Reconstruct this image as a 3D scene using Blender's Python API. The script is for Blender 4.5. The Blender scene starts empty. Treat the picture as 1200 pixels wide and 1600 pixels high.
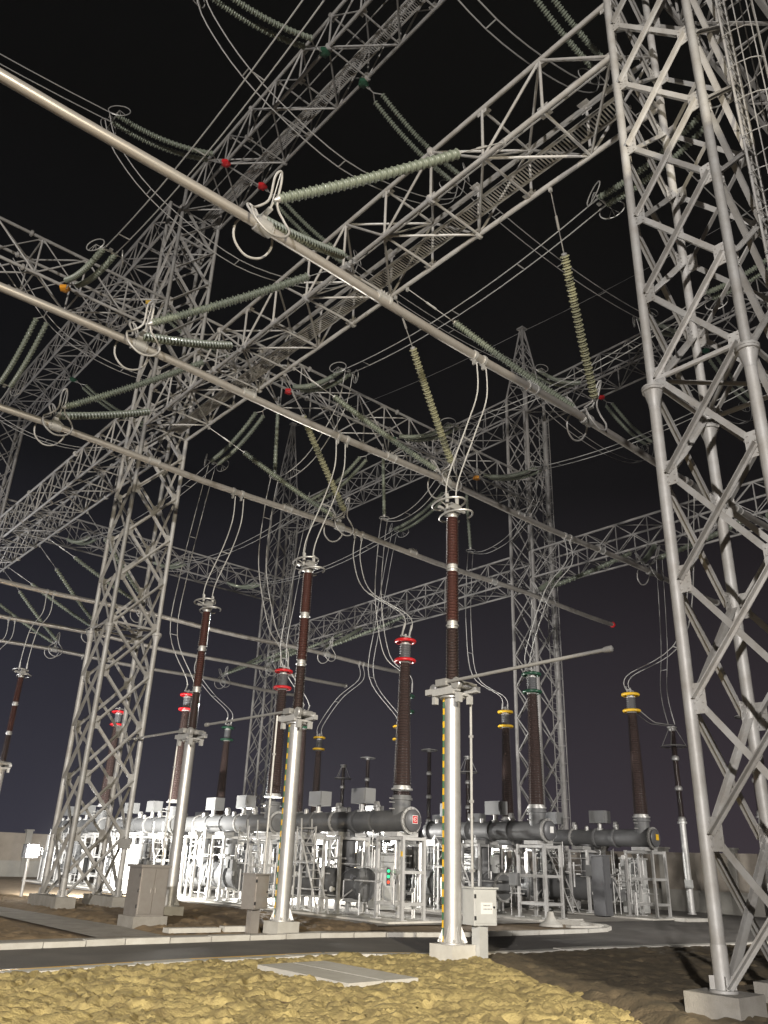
import bpy, math, random
from mathutils import Vector as V, Matrix, noise
R_ = math.radians
rnd = random.Random(7)
sc = bpy.context.scene
COL = sc.collection

# ------------------------------------------------------------------ camera
cam = bpy.data.cameras.new('camera')
cam.sensor_fit = 'VERTICAL'; cam.sensor_height = 36.0
cam.lens = 1248.0 * 36.0 / 1600.0
cam.clip_end = 2000
camo = bpy.data.objects.new('camera', cam); COL.objects.link(camo)
f_ = 1248.0
def cray(px, py): return V((px - 600.0, py - 800.0, f_)).normalized()
zc = cray(706, -2050)
hx = 2175.0
hy = 800 - ((hx - 600) * zc.x + f_ * zc.z) / zc.y
uc = cray(hx, hy); vc = zc.cross(uc).normalized()
# world axes expressed in the lens frame: x along the busbars, y along the gantry rows
M = Matrix(((uc.x, uc.y, uc.z), (vc.x, vc.y, vc.z), (zc.x, zc.y, zc.z)))
right = M.col[0]; down = M.col[1]; fwd = M.col[2]
rot = Matrix((right, -down, -fwd)).transposed()
camo.matrix_world = Matrix.Translation((0, 0, 1.7)) @ rot.to_4x4()
sc.camera = camo

# ------------------------------------------------------------------ night sky
w = bpy.data.worlds.new('World'); sc.world = w; w.use_nodes = True
nt = w.node_tree; nt.nodes.clear()
wo = nt.nodes.new('ShaderNodeOutputWorld'); bg = nt.nodes.new('ShaderNodeBackground')
tc = nt.nodes.new('ShaderNodeTexCoord'); sx = nt.nodes.new('ShaderNodeSeparateXYZ')
cr = nt.nodes.new('ShaderNodeValToRGB')
nt.links.new(tc.outputs['Generated'], sx.inputs[0]); nt.links.new(sx.outputs['Z'], cr.inputs[0])
e = cr.color_ramp.elements
e[0].position = 0.0; e[0].color = (0.043, 0.0355, 0.041, 1)
e[1].position = 0.72; e[1].color = (0.0004, 0.0004, 0.0005, 1)
x = e.new(0.16); x.color = (0.027, 0.0225, 0.0265, 1)
x = e.new(0.42); x.color = (0.0038, 0.0034, 0.0040, 1)
# town glow: bluer toward the lamps on the left, a little warmer on the right
dp = nt.nodes.new('ShaderNodeVectorMath'); dp.operation = 'DOT_PRODUCT'; dp.inputs[1].default_value = (-0.62, 0.78, 0)
mr = nt.nodes.new('ShaderNodeMapRange'); mr.inputs[1].default_value = -0.5; mr.inputs[2].default_value = 0.75
mx = nt.nodes.new('ShaderNodeMix'); mx.data_type = 'RGBA'; mx.inputs[6].default_value = (1.12, 1.0, 0.98, 1); mx.inputs[7].default_value = (0.86, 1.05, 1.32, 1)
mu = nt.nodes.new('ShaderNodeMix'); mu.data_type = 'RGBA'; mu.blend_type = 'MULTIPLY'; mu.inputs[0].default_value = 1.0
nt.links.new(tc.outputs['Generated'], dp.inputs[0]); nt.links.new(dp.outputs['Value'], mr.inputs[0]); nt.links.new(mr.outputs[0], mx.inputs[0])
nt.links.new(cr.outputs[0], mu.inputs[6]); nt.links.new(mx.outputs[2], mu.inputs[7]); nt.links.new(mu.outputs[2], bg.inputs[0]); bg.inputs[1].default_value = 1.0
nt.links.new(bg.outputs[0], wo.inputs[0])

# ------------------------------------------------------------------ flood lamps and added fill spots
def spot(name, loc, target, watt, color, size, blend, radius):
    l = bpy.data.lights.new(name, 'SPOT'); l.energy = watt; l.color = color
    l.spot_size = R_(size); l.spot_blend = blend; l.shadow_soft_size = radius
    o = bpy.data.objects.new(name, l); COL.objects.link(o); o.location = loc
    o.rotation_euler = (V(target) - V(loc)).to_track_quat('-Z', 'Y').to_euler()
    return o
spot('flood_light_gate', (-1.0, -11.4, 9.0), (12.0, 13.6, 2.5), 29000, (1.0, 0.90, 0.70), 86, 0.8, 0.14)
spot('fill_light_yard', (-33.0, -23.0, 12.0), (13, 17, 11.0), 148000, (1.0, 0.96, 0.915), 66, 1.0, 0.4)  # added fill spot, evens out the light on towers and girders
spot('flood_light_lawn', (11.75, 33.1, 1.62), (18.0, 36.5, 1.4), 18000, (1.0, 0.99, 0.95), 125, 0.7, 0.12)
spot('fill_light_bay', (22.1, 34.6, 2.0), (24.5, 22.0, 1.3), 12000, (1.0, 0.98, 0.93), 120, 0.5, 0.12)  # added fill spot without a fixture, tucked low among the pipes
spot('fill_light_side', (27.0, -1.0, 7.0), (27.5, 26, 1.6), 13000, (1.0, 0.96, 0.90), 62, 0.5, 0.14)  # added off-frame fill spot, brightens the right-hand bays
spot('flood_light_rear', (2.0, 50.0, 7.0), (24.0, 46.0, 15.0), 9000, (0.97, 0.97, 1.0), 130, 0.7, 0.3)

sc.view_settings.view_transform = 'Standard'; sc.view_settings.look = 'None'
sc.view_settings.exposure = 0.0; sc.view_settings.gamma = 1.0
sc.render.engine = 'CYCLES'
sc.cycles.use_denoising = True
sc.cycles.max_bounces = 5
sc.cycles.sample_clamp_indirect = 4.0

# ------------------------------------------------------------------ materials
def mat(name, col, rough=0.5, metal=0.0, var=0.0, grime=0.0, gscale=6.0, bump=0.0, bscale=40.0, gcol=None, coat=0.0, obvar=0.0):
    m = bpy.data.materials.new(name); m.use_nodes = True
    n = m.node_tree; b = n.nodes['Principled BSDF']
    b.inputs['Roughness'].default_value = rough; b.inputs['Metallic'].default_value = metal
    b.inputs['Coat Weight'].default_value = coat
    c = (*col, 1)
    b.inputs['Base Color'].default_value = c
    src = None
    geo = n.nodes.new('ShaderNodeNewGeometry')
    if grime > 0:
        t = n.nodes.new('ShaderNodeTexNoise'); t.inputs['Scale'].default_value = gscale; t.inputs['Detail'].default_value = 6
        t.inputs['Roughness'].default_value = 0.65
        n.links.new(geo.outputs['Position'], t.inputs['Vector'])
        r = n.nodes.new('ShaderNodeValToRGB'); r.color_ramp.elements[0].position = 0.35; r.color_ramp.elements[1].position = 0.7
        n.links.new(t.outputs['Fac'], r.inputs[0])
        mx = n.nodes.new('ShaderNodeMix'); mx.data_type = 'RGBA'
        g = gcol or tuple(k * 0.5 for k in col)
        mx.inputs[6].default_value = c; mx.inputs[7].default_value = (*g, 1)
        ml = n.nodes.new('ShaderNodeMath'); ml.operation = 'MULTIPLY'; ml.inputs[1].default_value = grime
        n.links.new(r.outputs[0], ml.inputs[0]); n.links.new(ml.outputs[0], mx.inputs[0])
        src = mx.outputs[2]
        rr = n.nodes.new('ShaderNodeMapRange'); rr.inputs[3].default_value = max(0.05, rough - 0.1); rr.inputs[4].default_value = min(1, rough + 0.15)
        n.links.new(t.outputs['Fac'], rr.inputs[0]); n.links.new(rr.outputs[0], b.inputs['Roughness'])
    if obvar > 0:
        oi = n.nodes.new('ShaderNodeObjectInfo'); mr = n.nodes.new('ShaderNodeMapRange')
        mr.inputs[3].default_value = 1 - obvar; mr.inputs[4].default_value = 1 + obvar
        n.links.new(oi.outputs['Random'], mr.inputs[0])
        hs = n.nodes.new('ShaderNodeHueSaturation'); n.links.new(mr.outputs[0], hs.inputs['Value'])
        if src: n.links.new(src, hs.inputs['Color'])
        else: hs.inputs['Color'].default_value = c
        src = hs.outputs[0]
    if src: n.links.new(src, b.inputs['Base Color'])
    if bump > 0:
        t2 = n.nodes.new('ShaderNodeTexNoise'); t2.inputs['Scale'].default_value = bscale; t2.inputs['Detail'].default_value = 5
        n.links.new(geo.outputs['Position'], t2.inputs['Vector'])
        bp = n.nodes.new('ShaderNodeBump'); bp.inputs['Strength'].default_value = bump; bp.inputs['Distance'].default_value = 0.02
        n.links.new(t2.outputs['Fac'], bp.inputs['Height']); n.links.new(bp.outputs[0], b.inputs['Normal'])
    return m
def emis(name, col, s):
    m = bpy.data.materials.new(name); m.use_nodes = True
    b = m.node_tree.nodes['Principled BSDF']; b.inputs['Base Color'].default_value = (*col, 1)
    b.inputs['Emission Color'].default_value = (*col, 1); b.inputs['Emission Strength'].default_value = s
    return m
STEEL = mat('galvanised_steel', (0.36, 0.353, 0.342), 0.5, 0.15, grime=0.75, gscale=2.4, gcol=(0.215, 0.195, 0.17), obvar=0.24)
STEELF = mat('weathered_galvanised_steel', (0.34, 0.325, 0.31), 0.55, 0.2, grime=0.5, gscale=2.0, gcol=(0.20, 0.19, 0.18))
COLUMN = mat('zinc_coated_tube', (0.52, 0.51, 0.50), 0.40, 0.5, grime=0.7, gscale=4, gcol=(0.36, 0.345, 0.32))
ALU = mat('aluminium_tube', (0.56, 0.53, 0.49), 0.34, 0.65, grime=0.6, gscale=5, gcol=(0.42, 0.37, 0.32))
FIT = mat('cast_aluminium', (0.44, 0.43, 0.41), 0.42, 0.45, grime=0.3, gscale=14)
WIRE = mat('stranded_aluminium', (0.44, 0.43, 0.41), 0.55, 0.3)
GLASS = mat('grey_green_silicone', (0.18, 0.198, 0.155), 0.36, 0, grime=0.4, gscale=5, gcol=(0.12, 0.14, 0.10), coat=0.25)
KHAKI = mat('khaki_silicone', (0.225, 0.22, 0.14), 0.38, 0, grime=0.4, gscale=5, gcol=(0.18, 0.165, 0.09), coat=0.2)
BROWN = mat('brown_glazed_porcelain', (0.090, 0.040, 0.033), 0.16, 0, grime=0.4, gscale=4, gcol=(0.06, 0.028, 0.024), coat=0.6)
DARKB = mat('dark_brown_porcelain', (0.060, 0.040, 0.036), 0.14, 0, grime=0.4, gscale=4, gcol=(0.035, 0.026, 0.024), coat=0.7)
GIS = mat('grey_enamel', (0.125, 0.125, 0.125), 0.52, 0.05, grime=0.45, gscale=3, gcol=(0.08, 0.08, 0.08), obvar=0.15)
GISD = mat('dark_grey_enamel', (0.11, 0.11, 0.115), 0.4, 0.1, grime=0.3, gscale=4)
FRAME = mat('galvanised_frame', (0.56, 0.55, 0.53), 0.42, 0.35, grime=0.35, gscale=8, obvar=0.12)
RED = mat('red_paint', (0.55, 0.015, 0.02), 0.32, coat=0.2)
YEL = mat('yellow_paint', (0.78, 0.47, 0.025), 0.38)
GRN = mat('green_paint', (0.015, 0.065, 0.035), 0.35)
GRNL = mat('bright_green_paint', (0.07, 0.17, 0.09), 0.4)
ORG = mat('orange_paint', (0.72, 0.30, 0.02), 0.4)
WHT = mat('white_plate', (0.74, 0.73, 0.70), 0.45)
BLK = mat('black_paint', (0.02, 0.02, 0.022), 0.4)
CONC = mat('concrete', (0.31, 0.29, 0.26), 0.85, grime=0.8, gscale=3, gcol=(0.20, 0.185, 0.16), bump=0.5, bscale=60)
CONCL = mat('pale_concrete', (0.56, 0.54, 0.49), 0.85, grime=0.6, gscale=4, gcol=(0.40, 0.37, 0.32), bump=0.4, bscale=70, obvar=0.10)
PAVE = mat('grey_concrete_paving', (0.40, 0.37, 0.33), 0.85, grime=0.7, gscale=2, gcol=(0.20, 0.18, 0.155), bump=0.4, bscale=50)
ASPH = mat('asphalt', (0.115, 0.107, 0.099), 0.78, grime=0.8, gscale=0.9, gcol=(0.19, 0.175, 0.158), bump=0.7, bscale=130)
SOIL = mat('brown_soil', (0.25, 0.18, 0.105), 0.95, grime=0.8, gscale=2.2, gcol=(0.13, 0.09, 0.05), bump=0.8, bscale=18)
TURF = mat('shade_darkened_dead_turf', (0.16, 0.12, 0.072), 0.95, grime=0.85, gscale=2.5, gcol=(0.075, 0.062, 0.036), bump=0.9, bscale=25)  # grassy soil, its colour darkened further where floodlight does not reach
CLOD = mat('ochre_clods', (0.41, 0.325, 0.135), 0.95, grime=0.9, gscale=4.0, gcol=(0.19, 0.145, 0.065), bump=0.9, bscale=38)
CAB = mat('brushed_cabinet_steel', (0.42, 0.39, 0.36), 0.40, 0.55, grime=0.5, gscale=5, gcol=(0.32, 0.28, 0.25))
DRIVE = mat('grey_drive_housing', (0.19, 0.19, 0.187), 0.42, 0.1, grime=0.4, gscale=6, gcol=(0.18, 0.18, 0.175))
CABG = mat('pale_grey_cabinet', (0.55, 0.55, 0.53), 0.42, 0.1, grime=0.25, gscale=6)
WALLM = mat('rendered_wall', (0.27, 0.235, 0.195), 0.9, grime=0.7, gscale=0.9, gcol=(0.18, 0.155, 0.125), bump=0.3, bscale=30)
WALLP = mat('wall_plinth', (0.29, 0.275, 0.245), 0.9, grime=0.6, gscale=1.2, gcol=(0.20, 0.19, 0.17))
LEDM = emis('lamp_lens', (1.0, 0.98, 0.93), 150.0)
GLED = emis('green_indicator', (0.03, 0.9, 0.3), 1.2)
RLED = emis('red_indicator', (0.9, 0.08, 0.03), 0.8)

# ------------------------------------------------------------------ mesh builder
class MB:
    def __init__(s): s.v = []; s.f = []
    def add(s, vs, fs):
        o = len(s.v); s.v += [tuple(p) for p in vs]; s.f += [tuple(i + o for i in q) for q in fs]; return s
    def box(s, c, size, rz=0.0, m=None):
        a, b, d = (k / 2 for k in size); cz, sz = math.cos(rz), math.sin(rz); vs = []
        for i in (-1, 1):
            for j in (-1, 1):
                for k in (-1, 1):
                    p = V((i * a, j * b, k * d))
                    p = m @ p if m else V((p.x * cz - p.y * sz, p.x * sz + p.y * cz, p.z))
                    vs.append(p + V(c))
        return s.add(vs, [(0, 1, 3, 2), (4, 6, 7, 5), (0, 4, 5, 1), (2, 3, 7, 6), (0, 2, 6, 4), (1, 5, 7, 3)])
    def sweep(s, pts, rad, n=8, closed=False, cap=True):
        pts = [V(p) for p in pts]; N = len(pts)
        rads = rad if isinstance(rad, (list, tuple)) else [rad] * N
        vs = []; nrm = None
        for i, p in enumerate(pts):
            if closed: t = pts[(i + 1) % N] - pts[i - 1]
            else: t = pts[min(i + 1, N - 1)] - pts[max(i - 1, 0)]
            if t.length < 1e-9: t = V((0, 0, 1))
            t.normalize()
            if nrm is None:
                nrm = t.orthogonal().normalized()
            else:
                nrm = nrm - t * nrm.dot(t)
                nrm = nrm.normalized() if nrm.length > 1e-6 else t.orthogonal().normalized()
            b = t.cross(nrm)
            for k in range(n):
                a = 2 * math.pi * k / n
                vs.append(p + (nrm * math.cos(a) + b * math.sin(a)) * rads[i])
        fs = []
        for i in range(N if closed else N - 1):
            j = (i + 1) % N
            for k in range(n):
                l = (k + 1) % n
                fs.append((i * n + k, i * n + l, j * n + l, j * n + k))
        if cap and not closed:
            fs.append(tuple(range(n))[::-1]); fs.append(tuple((N - 1) * n + k for k in range(n)))
        return s.add(vs, fs)
    def tube(s, a, b, r, n=8, r2=None): return s.sweep([a, b], [r, r if r2 is None else r2], n)
    def lathe(s, base, axis, prof, n=16):
        base = V(base); ax = V(axis).normalized()
        u = ax.orthogonal().normalized(); w_ = ax.cross(u); vs = []
        for (t, r) in prof:
            for k in range(n):
                a = 2 * math.pi * k / n
                vs.append(base + ax * t + (u * math.cos(a) + w_ * math.sin(a)) * r)
        fs = []
        for i in range(len(prof) - 1):
            for k in range(n):
                l = (k + 1) % n
                fs.append((i * n + k, i * n + l, (i + 1) * n + l, (i + 1) * n + k))
        fs.append(tuple(range(n))[::-1]); fs.append(tuple((len(prof) - 1) * n + k for k in range(n)))
        return s.add(vs, fs)
    def ring(s, c, nrm, R, r, n=24, m=8, sx=1.0, updir=None):
        nrm = V(nrm).normalized()
        if updir is not None: u = (V(updir) - nrm * V(updir).dot(nrm)).normalized()
        else: u = nrm.orthogonal().normalized()
        w_ = nrm.cross(u)
        return s.sweep([V(c) + u * math.cos(2 * math.pi * k / n) * R * sx + w_ * math.sin(2 * math.pi * k / n) * R for k in range(n)], r, m, closed=True)
    def mesh(s, name, material, origin=(0, 0, 0), smooth=True):
        o = V(origin); me = bpy.data.meshes.new(name)
        me.from_pydata([(p[0] - o.x, p[1] - o.y, p[2] - o.z) for p in s.v], [], s.f)
        me.materials.append(material)
        if smooth:
            me.polygons.foreach_set('use_smooth', [True] * len(me.polygons))
            me.set_sharp_from_angle(angle=R_(38))
        me.update(); return me
ORG_ = {}
def link(o, parent=None, origin=(0, 0, 0)):
    COL.objects.link(o)
    if parent is not None: o.parent = parent
    ORG_[o.name] = V(origin); return o
def part(name, mb, material, parent, kind=None, label=None, smooth=True):
    po = ORG_[parent.name]
    o = bpy.data.objects.new(name, mb.mesh(name, material, po, smooth)); link(o, parent, po)
    if kind: o['kind'] = kind
    if label: o['label'] = label
    return o
def thing(name, label, cat, loc, group=None):
    o = bpy.data.objects.new(name, None); o.location = loc; o.empty_display_size = 0.2; link(o, None, loc)
    o['label'] = label; o['category'] = cat
    if group: o['group'] = group
    return o
def solid(name, mb, material, label=None, cat=None, group=None, kind=None, loc=(0, 0, 0), smooth=True):
    o = bpy.data.objects.new(name, mb.mesh(name, material, loc, smooth)); o.location = loc; link(o, None, loc)
    if label: o['label'] = label
    if cat: o['category'] = cat
    if group: o['group'] = group
    if kind: o['kind'] = kind
    return o
def copy_tree(o, loc=None, label=None, group=None, parent=None):
    c = o.copy(); COL.objects.link(c); ORG_[c.name] = V(loc) if loc is not None else ORG_.get(o.name, V((0, 0, 0)))
    if parent is not None: c.parent = parent
    if loc is not None: c.location = loc
    if label: c['label'] = label
    if group: c['group'] = group
    for ch in list(o.children): copy_tree(ch, parent=c)
    return c
def bez(p0, p1, p2, p3, n=12):
    p0, p1, p2, p3 = map(V, (p0, p1, p2, p3)); out = []
    for i in range(n + 1):
        t = i / n; q = 1 - t
        out.append(p0 * q ** 3 + p1 * 3 * q * q * t + p2 * 3 * q * t * t + p3 * t ** 3)
    return out
def crom(P, n=8, closed=False):
    P = [V(p) for p in P]; N = len(P); out = []
    for i in range(N if closed else N - 1):
        if closed: a, b, c, d = P[i - 1], P[i], P[(i + 1) % N], P[(i + 2) % N]
        else: a, b, c, d = P[max(i - 1, 0)], P[i], P[i + 1], P[min(i + 2, N - 1)]
        for k in range(n):
            t = k / n
            out.append(0.5 * ((2 * b) + (c - a) * t + (2 * a - 5 * b + 4 * c - d) * t * t + (3 * b - a - 3 * c + d) * t ** 3))
    if not closed: out.append(P[-1])
    return out
def sag(a, b, s, n=12):
    a, b = V(a), V(b)
    return [a.lerp(b, i / n) - V((0, 0, 4 * s * (i / n) * (1 - i / n))) for i in range(n + 1)]

# unit members, shared by every bar of the lattices
def unit_tube(n, m, name):
    b = MB(); b.tube((0, 0, 0), (0, 0, 1), 1.0, n); return b.mesh(name, m)
UT = unit_tube(12, STEEL, 'steel_tube'); UT6 = unit_tube(8, STEEL, 'steel_rod')
b = MB()   # angle section: two flanges, 12 percent thick
L = [(-.5, -.5), (.5, -.5), (.5, -.36), (-.36, -.36), (-.36, .5), (-.5, .5)]
b.add([(p[0], p[1], 0) for p in L] + [(p[0], p[1], 1) for p in L],
      [(i, (i + 1) % 6, (i + 1) % 6 + 6, i + 6) for i in range(6)] + [(3, 2, 1, 0), (5, 4, 3, 0), (6, 7, 8, 9), (6, 9, 10, 11)])
UA = b.mesh('steel_angle', STEEL, smooth=False)
b = MB()   # channel section with a rib: reads as the back-to-back angles of the near tower
L = [(-.5, -.5), (.5, -.5), (.5, -.38), (.07, -.38), (.07, .5), (-.07, .5), (-.07, -.38), (-.5, -.38)]
b.add([(p[0], p[1], 0) for p in L] + [(p[0], p[1], 1) for p in L],
      [(i, (i + 1) % 8, (i + 1) % 8 + 8, i + 8) for i in range(8)] + [(2, 1, 0, 3), (3, 0, 7, 6), (4, 3, 6, 5), (8, 9, 10, 11), (8, 11, 14, 15), (11, 12, 13, 14)])
UC = b.mesh('steel_tee', STEEL, smooth=False)
b = MB(); b.box((0, 0, 0), (1, 1, 1)); UB = {}
for ax in range(3):   # plate with a row of bolt heads proud of both faces
    b = MB(); b.box((0, 0, 0), (1, 1, 1)); o1, o2 = [k for k in range(3) if k != ax]
    for i in (-.3, .28):
        for j in (-.36, -.12, .12, .36):
            c = [0, 0, 0]; c[o1] = i; c[o2] = j; sz = [0, 0, 0]; sz[ax] = 3.4; sz[o1] = .13; sz[o2] = .07
            b.box(c, sz)
    UB[ax] = b.mesh('steel_plate', STEEL, smooth=False)
def member(name, p0, p1, size, parent, mesh, face=None):
    p0, p1 = V(p0), V(p1); d = p1 - p0; z = d.normalized()
    if face is not None:
        y = (V(face) - z * V(face).dot(z)).normalized(); x_ = y.cross(z)
        rm = Matrix((x_, y, z)).transposed()
    else: rm = z.to_track_quat('Z', 'Y').to_matrix()
    o = bpy.data.objects.new(name, mesh)
    o.matrix_local = Matrix.Translation(p0 - ORG_[parent.name]) @ rm.to_4x4() @ Matrix.Diagonal((size, size, d.length, 1))
    link(o, parent, p0); return o
def plate(name, c, size, parent, rz=0.0, m=None):
    o = bpy.data.objects.new(name, UB[min(range(3), key=lambda k: size[k])])
    rm = (m or Matrix.Rotation(rz, 3, 'Z')).to_4x4()
    o.matrix_local = Matrix.Translation(V(c) - ORG_[parent.name]) @ rm @ Matrix.Diagonal((*size, 1))
    link(o, parent, c); return o

# ================================================================== GROUND
def sheet(name, pts, z, m, kind='structure'):
    b = MB(); b.add([(p[0], p[1], z) for p in pts], [tuple(range(len(pts)))]); return solid(name, b, m, kind=kind, smooth=False)
sheet('ground', [(-600, -600), (600, -600), (600, 600), (-600, 600)], -0.02, SOIL)
near = [(-40, 13.4), (4.7, 13.9), (8, 14.15), (11, 14.1), (12.7, 13.4), (14.3, 13.0), (17.7, 12.9), (20.6, 12.4), (30, 11.3), (60, 8.5)]
far = [(-40, 16.6), (5.6, 16.85), (8.1, 16.95), (12.95, 16.9), (14.75, 16.6), (16.3, 16.1), (17.5, 15.85), (21.8, 15.7)]
corner = [(22.9, 15.8), (23.7, 16.2), (24.4, 16.9), (24.7, 17.9), (24.6, 19.0)]
road = near + [(60, 30), (26.0, 60), (24.6, 60)] + corner[::-1] + far[::-1]
sheet('road', road, 0.004, ASPH)
sheet('pavement', far + [(21.8, 16.5), (17.5, 16.9), (14.0, 18.2), (5.6, 18.3), (-40, 18.2)], 0.03, PAVE)
sheet('path', [(8.05, 18.25), (9.6, 18.25), (9.75, 21.0), (9.3, 28), (8.4, 40), (6.7, 40), (8.1, 25)], 0.035, PAVE)
sheet('service_yard', [(16.8, 19.4), (34.5, 18.2), (34.5, 48), (16.8, 48)], 0.016, PAVE)
# soil that shows texture, behind the road and in the shade on the right
def lumps(name, x0, x1, y0, y1, step, amp, base, m, inside, freq, kind='structure'):
    nx = int((x1 - x0) / step) + 1; ny = int((y1 - y0) / step) + 1
    vs = []; ok = []
    for j in range(ny):
        for i in range(nx):
            X = x0 + i * step; Y = y0 + j * step
            d = inside(X, Y)
            ok.append(d > 0)
            if d <= 0: vs.append((X, Y, -0.05)); continue
            p = V((X * freq, Y * freq, 0.3)); q = p + noise.noise_vector(p * 0.9) * 0.35
            lump = min(1.0, abs(noise.noise(q)) * 3.0) ** 0.6
            l2 = min(1.0, abs(noise.noise(q * 2.3 + V((7, 3, 1)))) * 2.8) ** 0.7
            l3 = abs(noise.noise(q * 5.6 + V((1, 8, 2))))
            big = noise.noise(V((X * 0.5, Y * 0.5, 2.0)))
            hole = max(0.0, noise.noise(V((X * 2.8 + 0.4 * noise.noise(V((X * 5, Y * 5, 3))), Y * 2.8, 30))) - 0.24) * 2.8
            h = base + amp * (0.42 * lump + 0.34 * l2 * (0.4 + 0.6 * lump) + 0.30 * l3 + 0.25 * big + 0.40 * noise.noise(V((X * 1.7, Y * 1.7, 9))) - hole) + 0.010 * noise.noise(V((X * 21, Y * 21, 1)))
            if name == 'soil_bed': h += 0.13 * max(0.0, 1 - max(0.0, math.hypot(X - 11.5, Y - 5.0) - 2.0) / 2.5)
            vs.append((X, Y, h * min(1.0, d / 0.35) - 0.03 * (1 - min(1.0, d / 0.35))))
    fs = [(a, a + 1, a + nx + 1, a + nx) for j in range(ny - 1) for i in range(nx - 1)
          for a in (j * nx + i,) if ok[a] and ok[a + 1] and ok[a + nx] and ok[a + nx + 1]]
    b = MB(); b.v = vs; b.f = fs
    o = solid(name, b, m, kind=kind); return o
def poly_y(P, X):
    for (x0, y0), (x1, y1) in zip(P, P[1:]):
        if x0 <= X <= x1: return y0 + (y1 - y0) * (X - x0) / (x1 - x0)
    return P[-1][1]
edge_line = lambda X, Y: (X - 10.1) - (Y - 6.45) * 0.585 - 0.25 * noise.noise(V((X, Y, 0))) - 0.12 * noise.noise(V((X * 4, Y * 4, 0)))  # turf takes over from clods along the gate lamp's shadow edge
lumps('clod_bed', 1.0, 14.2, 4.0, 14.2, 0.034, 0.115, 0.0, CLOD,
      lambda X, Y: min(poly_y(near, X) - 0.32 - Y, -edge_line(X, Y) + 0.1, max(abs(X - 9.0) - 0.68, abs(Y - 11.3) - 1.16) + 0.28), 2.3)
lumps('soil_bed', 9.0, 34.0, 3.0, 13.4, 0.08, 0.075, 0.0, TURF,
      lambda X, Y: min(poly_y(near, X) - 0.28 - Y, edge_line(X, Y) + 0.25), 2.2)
lumps('soil_bank', 2.0, 17.2, 18.3, 34.0, 0.10, 0.10, 0.02, SOIL,
      lambda X, Y: min(Y - 18.32, 16.7 - X, abs(X - 8.85 + (Y - 18) * 0.02) - 0.85), 2.4)

# kerbs: a bed of single stones along the road
def kerb(name, P, length, wdt, h, side, skip=()):
    root = bpy.data.objects.new(name, None); link(root, None, (0, 0, 0)); root['kind'] = 'structure'
    seg = []; carry = 0.0; acc = [V((*P[0], 0))]
    path = [V((p[0], p[1], 0)) for p in P]
    d = 0.0; k = 0
    for a, c in zip(path, path[1:]):
        Ls = (c - a).length; n = max(1, round(Ls / length)); t = (c - a) / n; dirv = t.normalized(); nv = V((-dirv.y, dirv.x, 0)) * side
        for i in range(n):
            k += 1
            mid = a + t * (i + 0.5)
            if not (2 < mid.x < 42 and 8 < mid.y < 22): continue
            b = MB(); hh = h + rnd.uniform(-.008, .008)
            b.box(mid + nv * (wdt / 2 + rnd.uniform(-.008, .008)) + V((0, 0, hh / 2 - .02)), (t.length - rnd.uniform(.012, .035), wdt, hh + .04), math.atan2(t.y, t.x) + rnd.uniform(-.006, .006))
            part('kerb_stone', b, CONCL, root, smooth=False)
    return root
kerb('kerb', near, 1.0, 0.30, 0.03, -1)
kerb('kerb', far + corner, 1.0, 0.20, 0.11, 1)
b = MB()
for (x0, y0), (x1, y1) in zip(near[:5], near[1:5]):
    nv = V((-(y1 - y0), x1 - x0, 0)).normalized()
    a, c = V((x0, y0, 0.012)), V((x1, y1, 0.012))
    b.add([a + nv * .10, c + nv * .10, c + nv * .24, a + nv * .24], [(0, 1, 2, 3)])
solid('road_marking', b, YEL, kind='structure', smooth=False)

# slabs
def slab(label, pts, z, h, m=CONCL, name='concrete_slab', group='loose concrete slabs'):
    b = MB(); n = len(pts)
    b.add([(p[0], p[1], z) for p in pts] + [(p[0], p[1], z + h) for p in pts],
          [tuple(range(n))[::-1], tuple(range(n, 2 * n))] + [(i, (i + 1) % n, (i + 1) % n + n, i + n) for i in range(n)])
    return solid(name, b, m, label, 'slab', group, smooth=False)
t = thing('trench_cover', 'wide pale concrete trench cover lying on the ochre clods', 'cover', (9, 11.3, 0.0))
for (ax, bx) in ((8.3, 8.98), (9.0, 9.68)):
    b = MB(); b.box(((ax + bx) / 2, 11.3, 0.045), (bx - ax - .012, 2.35, 0.11), 0.0); part('cover_slab', b, CONCL, t, smooth=False)
slab('thin pale slab edge lying by the left path corner', [(9.9, 18.6), (11.2, 18.5), (11.2, 18.75), (9.9, 18.9)], 0.04, 0.1)
slab('short pale slab between the pale block and the column', [(11.3, 18.5), (12.1, 18.4), (12.1, 18.65), (11.3, 18.75)], 0.04, 0.12)
slab('single pale kerb block lying on the paved strip', [(9.3, 17.2), (11.3, 17.1), (11.3, 17.25), (9.3, 17.38)], 0.034, 0.05)
slab('small white plank lying in front of the green banded bushing', [(22.6, 16.9), (23.6, 16.6), (23.6, 16.8), (22.6, 17.1)], 0.03, 0.06)

# unseen block added behind the camera to hold back the gate lamp's light
t = thing('shadow_blocker', 'plain unseen block added behind the camera to shade the right side', 'light blocker', (11, -4.6, 0))
b = MB(); b.box((10.5, -5.0, 5.7), (10.0, 7.0, 11.4)); part('wall', b, WALLM, t, smooth=False)  # body of the added light blocker
b = MB(); b.box((10.5, -5.0, 11.5), (10.2, 7.2, .2)); part('roof', b, CONC, t, smooth=False)  # top of the added light blocker

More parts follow.
